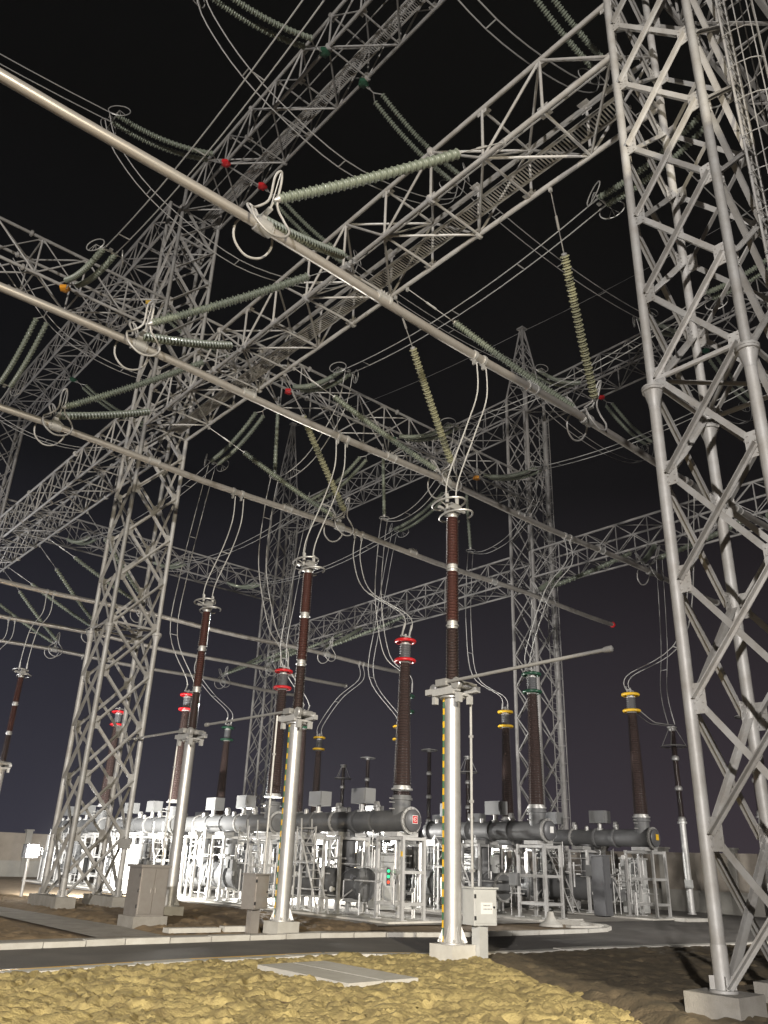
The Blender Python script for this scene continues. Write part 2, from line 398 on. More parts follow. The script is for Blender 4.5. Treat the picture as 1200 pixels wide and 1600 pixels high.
# ================================================================== LATTICE TOWERS AND GIRDERS
def tower(cx, cy, top, label, detail=True, base=0.38, spike=None, wx=1.8, wy=1.6, panel=1.745, foot=True, splice=9.0):
    t = thing('lattice_tower', label, 'tower', (cx, cy, 0), 'lattice gantry towers')
    hx_, hy_ = wx / 2, wy / 2
    cs = [(cx - hx_, cy + hy_), (cx - hx_, cy - hy_), (cx + hx_, cy - hy_), (cx + hx_, cy + hy_)]
    for (x_, y_) in cs:
        if detail:
            lg = member('leg', (x_, y_, base), (x_, y_, splice), 0.090, t, UT)
            member('leg', (x_, y_, splice), (x_, y_, top), 0.080, t, UT)
            b = MB(); b.lathe((x_, y_, splice - .36), (0, 0, 1), [(0, .092), (.08, .098), (.29, .15), (.30, .175), (.345, .175), (.346, .182), (.385, .182), (.386, .085)], 14)
            for k in range(8):
                a = k * math.pi / 4 + .2; b.tube((x_ + math.cos(a) * .135, y_ + math.sin(a) * .135, splice - .09), (x_ + math.cos(a) * .135, y_ + math.sin(a) * .135, splice + .06), .016, 6)
            part('splice_flange', b, STEEL, t)
            b = MB(); b.lathe((x_, y_, base), (0, 0, 1), [(0, .17), (.03, .17), (.031, .102), (.5, .100), (.52, .096)], 14)
            for k in range(4):
                a = k * math.pi / 2 + .78; b.box((x_ + math.cos(a) * .125, y_ + math.sin(a) * .125, base + .10), (.07, .014, .16), a)
            part('base_plate', b, STEEL, t)
        else:
            b = MB(); b.tube((x_, y_, base), (x_, y_, top), 0.1, 8); part('leg', b, STEELF, t)
    if foot == 4:
        for (x_, y_) in cs:
            b = MB(); b.box((x_, y_, base / 2 - .02), (.66, .70, base + .04)); part('footing', b, CONC, t, smooth=False)
    elif foot:
        for s in (-1, 1):
            b = MB(); b.box((cx + s * hx_ , cy, base / 2 - .02), (.62, wy + .75, base + .04)); part('footing', b, CONC, t, smooth=False)
    n = int((top - base) / panel); nodes = [base + .05 + k * panel for k in range(n + 1)]
    mb = MB()
    faces = [(0, 1, (-1, 0, 0)), (1, 2, (0, -1, 0)), (2, 3, (1, 0, 0)), (3, 0, (0, 1, 0))]
    for fi, (i, j, nr) in enumerate(faces):
        a, c = V((*cs[i], 0)), V((*cs[j], 0)); N = V(nr)
        for k in range(n):
            z0, z1 = nodes[k], nodes[k + 1]
            dirh = (c - a).normalized() * .1
            p0, p1 = a + dirh + V((0, 0, z0)), c - dirh + V((0, 0, z1))
            q0, q1 = c - dirh + V((0, 0, z0)), a + dirh + V((0, 0, z1))
            if detail:
                member('diagonal_brace', p0 + N * .075, p1 + N * .075, 0.098, t, UC, N)
                member('diagonal_brace', q0 - N * .03, q1 - N * .03, 0.092, t, UA, -N)
            else:
                mb.sweep([p0 + N * .05, p1 + N * .05], .04, 4); mb.sweep([q0 - N * .03, q1 - N * .03], .04, 4)
        if detail:
            for k in range(1, n + 1):
                for P, sgn in ((a, 1), (c, -1)):
                    dh = (c - a).normalized() * sgn
                    plate('gusset_plate', P + dh * .155 + N * .018 + V((0, 0, nodes[k])), (.20 if abs(dh.x) > .5 else .012, .20 if abs(dh.y) > .5 else .012, .42), t)
    if detail:
        for k in [5, n - 1]:
            z = nodes[k]
            for i in range(4):
                a, c = V((*cs[i], z)), V((*cs[(i + 1) % 4], z)); member('horizontal_strut', a, c, .045, t, UT6)
            member('horizontal_strut', (*cs[0], z), (*cs[2], z), .04, t, UT6); member('horizontal_strut', (*cs[1], z + .08), (*cs[3], z + .08), .04, t, UT6)
    if spike:
        for (x_, y_) in cs: mb.sweep([(x_, y_, top), (cx + (x_ - cx) * .12, cy + (y_ - cy) * .12, spike)], .06, 5)
        m_ = 5
        for k in range(m_):
            f0 = 1 - .88 * k / m_; f1 = 1 - .88 * (k + 1) / m_; z0 = top + (spike - top) * k / m_; z1 = top + (spike - top) * (k + 1) / m_
            for i in range(4):
                a, c = cs[i], cs[(i + 1) % 4]
                A = lambda q, f, z: (cx + (q[0] - cx) * f, cy + (q[1] - cy) * f, z)
                mb.sweep([A(a, f0, z0), A(c, f1, z1)], .035, 4); mb.sweep([A(c, f0, z0), A(a, f1, z1)], .035, 4)
        mb.box((cx, cy, spike + .1), (.5, .5, .12))
    if mb.v: part('bracing' if not (detail) else 'peak', mb, STEELF, t, kind='stuff')
    return t
def girder(axis, fixed, s0, s1, zb, label, detail=True, h=1.62, w=1.8, npan=None, r=0.063, dense=True):
    P = (lambda s, o, z: V((fixed + o, s, z))) if axis == 'y' else (lambda s, o, z: V((s, fixed + o, z)))
    mid = P((s0 + s1) / 2, 0, zb)
    t = thing('lattice_girder', label, 'girder', mid, 'lattice girders between the towers')
    n = npan or max(2, round(abs(s1 - s0) / 1.78)); ds = (s1 - s0) / n
    ch = [(-w / 2, zb), (w / 2, zb), (w / 2, zb + h), (-w / 2, zb + h)]
    mb = MB()
    for (o, z) in ch:
        if detail:
            member('chord', P(s0, o, z), P(s1, o, z), r, t, UT)
            for f in (0.25, 0.5, 0.75):
                s = s0 + (s1 - s0) * f; b = MB(); b.lathe(P(s - .06, o, z), P(1, 0, 0) - P(0, 0, 0), [(0, .075), (.02, .125), (.055, .125), (.056, .135), (.064, .135), (.065, .125), (.10, .125), (.12, .075)], 10)
                part('coupling', b, STEEL, t)
        else:
            b = MB(); b.tube(P(s0, o, z), P(s1, o, z), r, 6); part('chord', b, STEELF, t)
    def bar(a, c, rr):
        if detail: member('brace', a, c, rr, t, UT6)
        else: mb.sweep([a, c], rr, 4)
    for k in range(n + 1):
        s = s0 + ds * k
        for i in range(4):
            (o, z), (o2, z2) = ch[i], ch[(i + 1) % 4]
            if k % 2 == 0 or i in (0, 1, 3): bar(P(s, o, z), P(s, o2, z2), .036)
        if k % 2 == 0:
            bar(P(s, *ch[0]), P(s, *ch[2]), .028)
        if detail:
            for i, (o, z) in enumerate(ch):
                dz = .09 if z == zb else -.09; do = -.11 if o > 0 else .11
                sz = (.010, .28, .16) if axis == 'y' else (.28, .010, .16)
                plate('gusset_plate', P(s, o, z + dz), sz, t)
                sz = (.17, .28, .010) if axis == 'y' else (.28, .17, .010)
                plate('gusset_plate', P(s, o + do, z), sz, t)
    for k in range(n):
        a, c = s0 + ds * k, s0 + ds * (k + 1)
        fl = k % 2
        for i in range(4):
            (o, z), (o2, z2) = ch[i], ch[(i + 1) % 4]
            if i in (1, 3):
                bar(P(a, o, z) if fl else P(c, o, z), P(c, o2, z2) if fl else P(a, o2, z2), .036)
            if dense and i in (1, 3):
                bar(P(c, o, z) if fl else P(a, o, z), P(a, o2, z2) if fl else P(c, o2, z2), .026)
            elif i in (0, 2):
                bar(P(c, o, z) if fl else P(a, o, z), P(a, o2, z2) if fl else P(c, o2, z2), .034)
    if not detail: part('bracing', mb, STEELF, t, kind='stuff')
    return t, P
def walkway(t, P, s0, s1, o, z, axis):
    b = MB()
    for oo in (o - .22, o + .22): b.box(P((s0 + s1) / 2, oo, z), (.05, s1 - s0, .08) if axis == 'y' else (s1 - s0, .05, .08))
    part('walkway_rail', b, STEEL, t, smooth=False)
    b = MB(); n = int((s1 - s0) / .085)
    for k in range(n): b.box(P(s0 + (k + .5) * (s1 - s0) / n, o, z), (.40, .022, .03) if axis == 'y' else (.022, .40, .03))
    part('walkway_grating', b, STEEL, t, kind='stuff', smooth=False)
    for oo in (o - .3, o + .3):
        b = MB(); b.tube(P(s0, oo, z + 1.0), P(s1, oo, z + 1.0), .024, 6); part('handrail', b, STEEL, t)

T2 = tower(11.5, 4.9, 29.7, 'nearest tall lattice tower filling the right edge of the photo', True, foot=4)
T1 = tower(11.5, 27.83, 29.7, 'lattice tower on low concrete footings left of the grey cabinet', True)
T3 = tower(35.9, 28.3, 29.7, 'distant lattice tower with pointed peak, right of centre behind the bushings', False, spike=35.2)
T4 = tower(35.9, 55.7, 29.7, 'dim far lattice tower behind the red banded bushings left of centre', False, spike=39.0)
T0 = tower(11.5, 53.9, 29.7, 'shadowy lattice tower cut off by the left edge', False)
def cage_ladder(t, cx, cy, z0, z1, off):
    b = MB()
    for s in (-.22, .22): b.tube((cx + s, cy, z0), (cx + s, cy, z1), .025, 6)
    part('ladder_rail', b, STEEL, t)
    b = MB(); z = z0
    while z < z1: b.tube((cx - .22, cy, z), (cx + .22, cy, z), .013, 5); z += .3
    part('ladder_rung', b, STEEL, t, kind='stuff')
    b = MB(); z = z0 + 2.2
    while z < z1:
        b.sweep([(cx + .30 * math.cos(a), cy + off * .58 * math.sin(a), z) for a in [math.pi * k / 8 for k in range(9)]], .011, 5); z += .9
    for a in (.5, 1.1, 1.57, 2.05, 2.6): b.tube((cx + .30 * math.cos(a), cy + off * .58 * math.sin(a), z0 + 2.2), (cx + .30 * math.cos(a), cy + off * .58 * math.sin(a), z1), .012, 4)
    part('ladder_cage', b, STEEL, t, kind='stuff')
cage_ladder(T2, 11.95, 3.95, 2.0, 28, -1)
cage_ladder(T3, 36.2, 27.35, 1.0, 28, -1)
cage_ladder(T4, 36.2, 54.7, 1.0, 28, -1)

G1, P1 = girder('y', 11.5, 5.75, 27.0, 17.05, 'big near girder crossing diagonally above the pale busbars, grating walkway inside', True, npan=12, dense=False)
walkway(G1, P1, 6.2, 27.0, 0.32, 17.2, 'y')
G0, P0 = girder('y', 11.5, 5.75, 27.0, 28.05, 'highest girder at the top left, painted with red and dark green joints', True, npan=12)
walkway(G0, P0, 6.2, 27.0, 0.3, 28.2, 'y')
GU, PU = girder('x', 27.83, 12.4, 35.0, 21.5, 'girder running away from the left tower to the peaked tower', True, npan=13, w=1.6)
GL, PL = girder('x', 27.83, -12.0, 10.6, 21.5, 'girder at the left edge carrying the orange marked double strings', True, npan=13, w=1.6)
GA, PA = girder('y', 11.5, 28.65, 53.1, 17.05, 'lower girder running left and away behind the left tower', True, npan=14)
GB, PB = girder('y', 11.5, 28.65, 53.1, 28.05, 'dark upper girder at far left, above the second busbar', False, npan=14)
girder('y', 35.9, 5.0, 27.5, 17.05, 'far lower girder seen behind the near tower legs', False, npan=12)
girder('y', 35.9, 29.1, 54.9, 17.05, 'far lower girder left of the peaked tower, behind the brown insulators', False, npan=14)
girder('y', 35.9, 5.0, 27.5, 28.05, 'far upper girder right of the peaked tower top', False, npan=12)
girder('y', 35.9, 29.1, 54.9, 28.05, 'far upper girder left of the peaked tower top', False, npan=14)
girder('x', 4.9, 12.4, 35.0, 21.5, 'girder running away behind the top of the nearest tower', False, npan=13, w=1.6)
girder('x', 54.6, 12.4, 35.0, 21.5, 'dim far girder level with the left tower, joining the far dim tower', False, npan=13, w=1.6)
# ================================================================== TUBULAR BUSBARS
def busbar(y, z, x0, x1, label, capm=None, drops=(), clamps=(), r=.106):
    t = thing('tubular_busbar', label, 'busbar', ((x0 + x1) / 2, y, z), 'tubular busbars')
    n = 24; pts = [(x0 + (x1 - x0) * i / n, y, z - .10 * math.sin(math.pi * ((x0 + (x1 - x0) * i / n) - 6.15) / 11.0) ** 2) for i in range(n + 1)]
    b = MB(); b.sweep(pts, r, 16); part('tube', b, ALU, t)
    for s in (x1,):
        b = MB(); b.lathe((s - .02, y, z - .10 * math.sin(math.pi * (s - 6.15) / 11.0) ** 2), (1, 0, 0), [(0, r + .012), (.05, r + .045), (.14, r + .03), (.19, r * .6), (.2, .01)], 16)
        part('end_cap', b, capm or FIT, t)
    for c in clamps:
        b = MB(); b.lathe((c - .20, y, z - .02), (1, 0, 0), [(0, r + .004), (.01, r + .035), (.06, r + .035), (.065, r + .014), (.33, r + .014), (.335, r + .035), (.39, r + .035), (.4, r + .004)], 16)
        for k in range(4):
            for a in (.9, 2.2): b.tube((c - .12 + k * .08, y + math.cos(a) * r * 1.0, z + math.sin(a) * r), (c - .12 + k * .08, y + math.cos(a) * (r + .06), z + math.sin(a) * (r + .06)), .014, 6)
        part('sleeve_clamp', b, FIT, t)
    for c in drops:
        for q in (c - .17, c + .17):
            b = MB(); zz = z - .10 * math.sin(math.pi * (q - 6.15) / 11.0) ** 2
            b.lathe((q - .045, y, zz), (1, 0, 0), [(0, r), (.004, r + .03), (.086, r + .03), (.09, r)], 16); b.box((q, y, zz - r - .07), (.05, .08, .16))
            part('drop_clamp', b, FIT, t)
    return t
ZB = 13.45
YB = (11.33, 17.0, 22.7)
lab = ['thickest nearest pale busbar tube crossing the top half of the photo', 'second pale busbar tube, middle of the three near ones',
       'third pale busbar tube from the top, ending in a red cap']
for y, l, cm, dr in zip(YB, lab, (None, None, RED), ((12.6, 22.6), (12.75, 23.8), (12.6, 18.1))):
    busbar(y, ZB, -9, 35.2, l, cm, dr, (6.15, 17.15, 29.6, 9.4, 14.7, 21.0, 26.0))
YC = (39.65, 46.2, 52.2)
lab = ['upper of three far busbar tubes behind the left tower', 'middle of three far busbar tubes behind the left tower', 'lowest of three far busbar tubes behind the left tower']
for y, l, dr in zip(YC, lab, ((12.3, 32.4), (12.6, 24.3), (12.6, 19.2))):
    busbar(y, ZB, -2, 36.3, l, None, dr, (6.15, 17.15, 29.6), .12)

# ================================================================== INSULATOR STRINGS
def shed_rod(pts_f, n, rc, rs, alt=0.82):
    """Sheds threaded along a curve; pts_f(t) gives the line."""
    P = [pts_f(0)]; Rr = [rc]
    for i in range(n):
        t0 = (i + .15) / n; t1 = (i + .5) / n; t2 = (i + .62) / n; t3 = (i + .95) / n
        r = rs if i % 2 == 0 else rs * alt
        P += [pts_f(t0), pts_f(t1), pts_f(t2), pts_f(t3)]; Rr += [rc, r, r * .97, rc]
    P.append(pts_f(1)); Rr.append(rc)
    b = MB(); b.sweep(P, Rr, 10); return b
def vstring(label, a, c, link_len, m=GLASS, group='slanting insulator strings holding the busbars', n=58, rs=.13):
    a, c = V(a), V(c); d = (c - a).normalized(); t = thing('insulator_string', label, 'insulator', a, group)
    s = a + d * link_len; e_ = c - d * .12
    b = MB(); b.tube(a, a + d * link_len * .42, .014, 6); b.tube(a + d * link_len * .42, a + d * link_len * .62, .032, 6); b.tube(a + d * link_len * .62, s, .014, 6)
    b.box(a + d * .06, (.07, .07, .16)); part('turnbuckle', b, FIT, t)
    part('shed_rod', shed_rod(lambda q: s.lerp(e_, q) - V((0, 0, .25 * q * (1 - q))), n, .075, rs), m, t)
    b = MB(); b.lathe(s - d * .05, d, [(0, .04), (.02, .075), (.12, .075), (.13, .06)], 10); part('end_fitting', b, FIT, t)
    b = MB(); b.lathe(e_ - d * .08, d, [(0, .06), (.01, .075), (.1, .075), (.2, .03)], 10); part('end_fitting', b, FIT, t)
    return t
def hanger(label, x, y, z, side):
    t = thing('busbar_hanger', label, 'hanger', (x, y, z), 'busbar hangers with looped rings')
    b = MB(); b.lathe((x - .14, y, z), (1, 0, 0), [(0, .118), (.01, .165), (.27, .165), (.28, .118)], 16)
    b.box((x, y, z + .20), (.12, .05, .16)); b.box((x, y, z + .33), (.10, .46, .05)); b.sweep([(x, y - .2, z + .33), (x, y - .3, z + .45)], .025, 6); b.sweep([(x, y + .2, z + .33), (x, y + .3, z + .45)], .025, 6)
    part('yoke', b, FIT, t)
    for s in (-1, 1):
        P = [(x - .30, y + s * .16, z + .22), (x - .46, y + s * .30, z + .02), (x - .40, y + s * .40, z - .30), (x - .10, y + s * .44, z - .50), (x + .24, y + s * .42, z - .40), (x + .42, y + s * .34, z - .10), (x + .34, y + s * .24, z + .18), (x + .10, y + s * .30, z + .42), (x + .02, y + s * .50, z + .86), (x - .07, y + s * .60, z + 1.0), (x - .15, y + s * .52, z + .86), (x - .10, y + s * .30, z + .45)]
        b = MB(); b.sweep(crom(P, 5, True), .026, 8, closed=True); b.sweep([(x, y + s * .2, z + .33), (x - .06, y + s * .58, z + .98)], .013, 5)
        part('looped_ring', b, STEEL, t)
    return t
pos = {0: 'nearest thick', 1: 'second', 2: 'third'}
for i, y in enumerate(YB):
    hanger('looped hanger ring on the %s busbar before the big girder' % pos[i], 6.15, y, ZB, -1)
    hanger('looped hanger ring on the %s busbar beyond the big girder' % pos[i], 17.15, y, ZB, 1)
    hanger('far looped hanger ring near the end of the %s busbar' % pos[i], 29.6, y, ZB, 1)
    for s, w_ in ((-1, 'right'), (1, 'left')):
        vstring('%s green insulator string slanting to the near hanger of the %s busbar' % (w_, pos[i]), (10.6, y + s * 2.75, 17.0), (6.15, y + s * .32, ZB + .48), 1.35 if s < 0 else 1.0)
        vstring('%s insulator string from the girder to the far hanger of the %s busbar' % ('khaki' if s < 0 else 'green', pos[i]), (12.4, y + s * 2.6, 17.0), (17.15, y + s * .32, ZB + .48), 1.75, KHAKI if s < 0 else GLASS)
        vstring('far pale insulator string, %s one near the end of the %s busbar' % (w_, pos[i]), (35.0, y + s * 2.6, 17.0), (29.6, y + s * .32, ZB + .48), 1.2, GLASS, n=34)
for i, y in enumerate(YC):
    nm = ('upper', 'middle', 'lowest')[i]
    hanger('dim looped hanger on the %s far busbar behind the left tower' % nm, 17.15, y, ZB, 1)
    hanger('looped hanger at the right end of the %s far busbar' % nm, 29.6, y, ZB, 1)
    for s, w_ in ((-1, 'right'), (1, 'left')):
        vstring('dim insulator string, %s one above the %s far busbar' % (w_, nm), (12.4, y + s * 2.6, 17.0), (17.15, y + s * .32, ZB + .48), 1.75, n=30)
        vstring('pale insulator string, %s one at the right end of the %s far busbar' % (w_, nm), (35.0, y + s * 2.6, 17.0), (29.6, y + s * .32, ZB + .48), 1.2, n=30)

def wheel_ring(b, c, nrm, up, R=.27, sx=1.45, r=.019):
    b.ring(c, nrm, R, r, 22, 6, sx, up)
    nrm = V(nrm).normalized(); u = (V(up) - nrm * V(up).dot(nrm)).normalized(); w_ = nrm.cross(u)
    for s in (-.45, 0, .45): b.tube(V(c) + u * s * R * sx - w_ * R * .95 * math.cos(s), V(c) + u * s * R * .2 + w_ * R * .0, .010, 4)
def tension(label, a, c, color=None, sagv=.45, m=GLASS, sep=.42, n=48, far_=False, group='double tension strings on the girders'):
    a, c = V(a), V(c); d = (c - a).normalized(); h = V((d.y, -d.x, 0)).normalized()
    t = thing('double_insulator_string', label, 'insulator', a, group)
    s = a + d * .75; e_ = c - d * .25
    fn = lambda q, o: s.lerp(e_, q) + h * o - V((0, 0, 4 * sagv * q * (1 - q)))
    for o in (-sep / 2, sep / 2):
        part('shed_rod', shed_rod(lambda q: fn(q, o), n, .065, .115), m, t)
    b = MB(); b.tube(a, a + d * .5, .022, 6); b.ring(a + d * .22, h, .07, .018, 12, 6, 1.6, d); b.sweep([a + d * .5, s - h * sep / 2], .022, 6); b.sweep([a + d * .5, s + h * sep / 2], .022, 6); part('shackle', b, FIT, t)
    b = MB(); b.sweep([e_ - h * (sep / 2 + .1), e_ + h * (sep / 2 + .1)], .035, 6); b.sweep([e_ - h * sep / 2, c - h * .2], .03, 6); b.sweep([e_ + h * sep / 2, c + h * .2], .03, 6); b.box(c - d * .12, (.12, .12, .06)); part('yoke', b, FIT, t)
    for o in (-1, 1):
        b = MB(); wheel_ring(b, e_ + h * o * (sep / 2 + .28) - V((0, 0, .03)), h + V((0, 0, .25 * o)) + d * .5 * o, d); b.tube(e_ + h * o * sep / 2, e_ + h * o * (sep / 2 + .28), .012, 4); part('grading_ring', b, FIT, t)
    if color:
        b = MB(); b.lathe(a - V((0, 0, .13)), (0, 0, 1), [(0, .10), (.05, .20), (.12, .22), (.19, .20), (.24, .10)], 5); part('phase_marker', b, color, t)
    return t
def pair(label, pts, sep=(0, .4, 0), r=.02, spacers=(.25, .6), group='twin conductors', name='twin_conductor', ferr=False):
    sep = V(sep) / 2; t = thing(name, label, 'conductor', pts[len(pts) // 2], group)
    for s in (-1, 1):
        b = MB(); b.sweep([V(p) + sep * s for p in pts], r, 6); part('wire', b, WIRE, t)
        if ferr:
            for i, j in ((-1, -2),):
                d = (V(pts[j]) - V(pts[i])).normalized(); b = MB(); b.tube(V(pts[i]) + sep * s, V(pts[i]) + sep * s + d * .42, .036, 8); part('ferrule', b, FIT, t)
    for q in spacers:
        i = int(q * (len(pts) - 1)); b = MB(); b.tube(V(pts[i]) - sep, V(pts[i]) + sep, .022, 6); part('spacer', b, FIT, t)
    return t
# ---- upper tier: strings and conductors along x from the high girder
ph = [(23.35, RED, 'red'), (16.6, GRN, 'dark green'), (9.85, YEL, 'yellow')]
for y, cm, nm in ph:
    tension('double string left of the high girder at its %s joint' % nm, (10.6, y, 28.0), (5.7, y, 26.75), cm, .3)
    tension('double string right of the high girder at its %s joint' % nm, (12.4, y, 28.0), (17.6, y, 26.75), cm, .3)
    tension('far double string left of the far upper girder, %s phase' % nm, (35.0, y - .2, 28.0), (30.1, y - .2, 26.8), None if nm != 'red' else None, .3, far_=True)
    tension('far double string right of the far upper girder, %s phase' % nm, (36.8, y - .2, 28.0), (42, y - .2, 26.7), cm, .3, far_=True)
    J = crom([(5.7, y, 26.7), (6.3, y, 25.5), (8.24, y, 24.2), (11.7, y, 23.45), (15.1, y, 24.25), (17.1, y, 25.5), (17.6, y, 26.7)], 5)
    pair('sagging twin jumper looping under the high girder at its %s joints' % nm, J, spacers=(.3, .5, .7))
    J = crom([(30.1, y - .2, 26.7), (30.8, y - .2, 25.2), (33, y - .2, 24.5), (36.5, y - .2, 24.2), (39.5, y - .2, 24.6), (41.5, y - .2, 25.6), (42, y - .2, 26.6)], 5)
    pair('far sagging twin jumper under the far upper girder, %s phase' % nm, J, spacers=(.4, .7))
    pair('twin conductor leaving the photo at upper left, %s phase of the high girder' % nm, sag((5.7, y, 26.75), (-12, y, 26.9), .6), spacers=(.3, .6))
    pair('twin conductor between the high girder and the far upper girder, %s phase' % nm, sag((17.6, y, 26.75), (30.1, y - .2, 26.8), .5), spacers=(.2, .5, .8))
for y, cm, nm in ((34.0, YEL, 'nearest'), (44.2, GRN, 'dark green marked')):
    tension('dim double string right of the dark upper girder, %s one' % nm, (12.4, y, 28.0), (17.6, y, 26.75), cm, .3, far_=True)
    pair('dim twin jumper under the dark upper girder, %s string' % nm, crom([(5.7, y, 26.7), (8.24, y, 24.2), (11.7, y, 23.45), (15.1, y, 24.25), (17.6, y, 26.7)], 6), spacers=(.5,))
# ---- middle tier: strings and conductors along y from the 21.5 m girders
mid = [(6.55, ORG, 'orange', 'at the left edge'), (17.0, RED, 'red', 'right of the left tower'), (23.5, GRN, 'dark green', 'beyond the red one'), (29.7, ORG, 'orange', 'beside the peaked tower')]
bt = {17.0: (18.9, 28.3, 9.15), 23.5: (25.3, 27.4, 8.95), 29.7: (31.2, 26.7, 8.75)}
rr = {17.0: (18.9, 36.6, 9.1), 23.5: (25.3, 35.6, 8.9), 29.7: (31.2, 34.6, 8.7)}
for x, cm, nm, wh in mid:
    tension('near side double string, %s marker, %s' % (nm, wh), (x, 27.0, 21.4), (x + .08, 22.5, 20.45), cm, .28)
    tension('rear side double string, %s phase, %s' % (nm, wh), (x, 28.7, 21.4), (x + .2, 34.0, 20.2), None, .28)
    pair('twin conductor toward the nearest tower row, %s phase, %s' % (nm, wh), sag((x + .08, 22.5, 20.45), (x, 10.3, 20.6), .55), sep=(.4, 0, 0), spacers=(.15, .5, .8))
    tension('double string behind the nearest tower, %s phase %s' % (nm, wh), (x, 5.7, 21.4), (x, 10.3, 20.6), None, .28)
    pair('twin conductor to the dim far girder, %s phase, %s' % (nm, wh), sag((x + .2, 34.0, 20.2), (x + .2, 49, 20.3), .7), sep=(.4, 0, 0), spacers=(.2, .6))
    tension('dim double string at the dim far girder, %s phase %s' % (nm, wh), (x, 53.8, 21.4), (x + .2, 49, 20.3), None, .28, far_=True)
    if x in bt:
        t = vstring('vertical insulator string hanging under the running girder, %s phase' % nm, (x, 27.83, 21.45), (x, 27.5, 17.25), .45, GLASS, 'vertical jumper strings', 34, .10)
        b = MB(); b.ring((x, 27.5, 17.2), (0, 0, 1), .24, .02, 20, 6); b.tube((x - .24, 27.5, 17.2), (x + .24, 27.5, 17.2), .014, 5); b.box((x, 27.5, 17.1), (.44, .08, .06)); part('ring', b, FIT, t)
        X, Y, Z = bt[x]
        pair('twin jumper curving down to the vertical string, %s phase' % nm, crom([(x + .08, 22.6, 20.4), (x + .05, 23.0, 18.8), (x, 24.6, 17.3), (x, 26.3, 16.85), (x, 27.5, 17.1)], 6), sep=(.4, 0, 0), spacers=(.3, .7))
        pair('long twin drop from the vertical string to its bushing, %s phase' % nm, crom([(x, 27.5, 17.05), (x - .15, 27.5, 15.5), (x - .1, 27.6, 13.0), (x + (X - x) * .45, 27.9, 10.6), (X - .1, Y, Z + .75), (X, Y, Z)], 6), sep=(.38, 0, 0), spacers=(.25, .5, .75), ferr=True)
        X, Y, Z = rr[x]
        pair('long twin drop from the far side string to the rear bushing, %s phase' % nm, crom([(x + .2, 34.0, 20.1), (x + .1, 34.4, 18.0), (x + .0, 35.0, 14.5), (x + .2, 35.6, 11.5), (X, Y, Z + .6), (X, Y, Z)], 6), sep=(.38, 0, 0), spacers=(.3, .6), ferr=True)
# ---- single wires
def wire(label, pts, r=.012, group=None):
    b = MB(); b.sweep(pts, r, 5); return solid('overhead_wire', b, WIRE, label, 'wire', group, loc=pts[len(pts) // 2])
wire('thin shield wire from the peaked tower toward upper right', sag((35.9, 28.3, 35.1), (35.9, 4.9, 35.1), .5))
wire('thin shield wire from the peaked tower to the dim tower', sag((35.9, 28.3, 35.1), (35.9, 55.7, 38.8), .6))
# ---- drops from the busbars
def drop(label, a, c, bulge, top=.3, r=.018):
    a, c, bu = V(a), V(c), V(bulge)
    P = crom([a, a - V((0, 0, .9)), a.lerp(c, .45) + bu, c + V((0, 0, .75)), c], 7)
    return pair(label, P, sep=(.34, 0, 0), r=r, spacers=(.55,), ferr=True, group='twin drops from the busbars', name='twin_drop')
posts = [(12.5, 12.15, 'middle'), (12.5, 17.9, 'second'), (12.5, 23.65, 'left')]
for (x, y, nm), yb, l in zip(posts, YB, ('nearest', 'second', 'third')):
    drop('bowed twin drop from the %s busbar to its brown insulator post' % l, (x + .2, yb, ZB - .25), (x, y, 9.38), (.15, .1, 0))
drop('twin drop from the second busbar to the green ringed bushing', (23.8, 17.0, ZB - .25), (25.3, 20.3, 8.95), (-.9, -.6, 0))
drop('twin drop from the third busbar to the big red ringed bushing', (18.1, 22.7, ZB - .25), (18.9, 20.7, 9.15), (-.1, .5, -.3))
drop('twin drop from the nearest busbar to the right yellow ringed bushing', (22.6, 11.33, ZB - .25), (31.2, 19.5, 8.8), (0.5, -.5, -1.6))
drop('twin drop from the upper far busbar to the far yellow bushing', (32.4, 39.65, ZB - .25), (31.2, 42.0, 8.75), (-.1, .2, 0))
drop('twin drop from the middle far busbar to the white lit bushing', (24.3, 46.2, ZB - .25), (25.3, 43.4, 8.95), (.2, .3, -.3))
drop('twin drop from the upper far busbar to the post at the left edge', (12.3, 39.65, ZB - .25), (12.0, 40.4, 9.5), (-.1, .2, 0))
drop('twin drop from the middle far busbar at the left edge', (12.6, 46.2, ZB - .25), (12.0, 47.0, 9.5), (-.1, .2, 0))

# ================================================================== BROWN POST INSULATORS ON STEEL COLUMNS
def strap(t, x, y, z0, z1):
    for k, (m, nm) in enumerate(((YEL, 'yellow'), (GRNL, 'green'))):
        z = z0 + k * .135; o = None
        while z < z1:
            if o is None:
                b = MB(); b.box((x, y, z + .0675), (.034, .034, .132)); o = part(nm + '_band', b, m, t, smooth=False); zz = z
            else:
                c = o.copy(); COL.objects.link(c); c.parent = t; c.location = o.location + V((0, 0, z - zz))
            z += .27
def sheds(base, H, r0, r1, rc0, rc1, n, seg=16):
    pr = [(0, rc0)]
    for i in range(n):
        f = (i + .5) / n; r = (r0 + (r1 - r0) * f) * (1 if i % 2 == 0 else .90); rc = rc0 + (rc1 - rc0) * f; z = H * i / n; d = H / n
        pr += [(z + d * .12, rc), (z + d * .48, r), (z + d * .62, r * .985), (z + d * .92, rc)]
    pr.append((H, rc1)); b = MB(); b.lathe(base, (0, 0, 1), pr, seg); return b
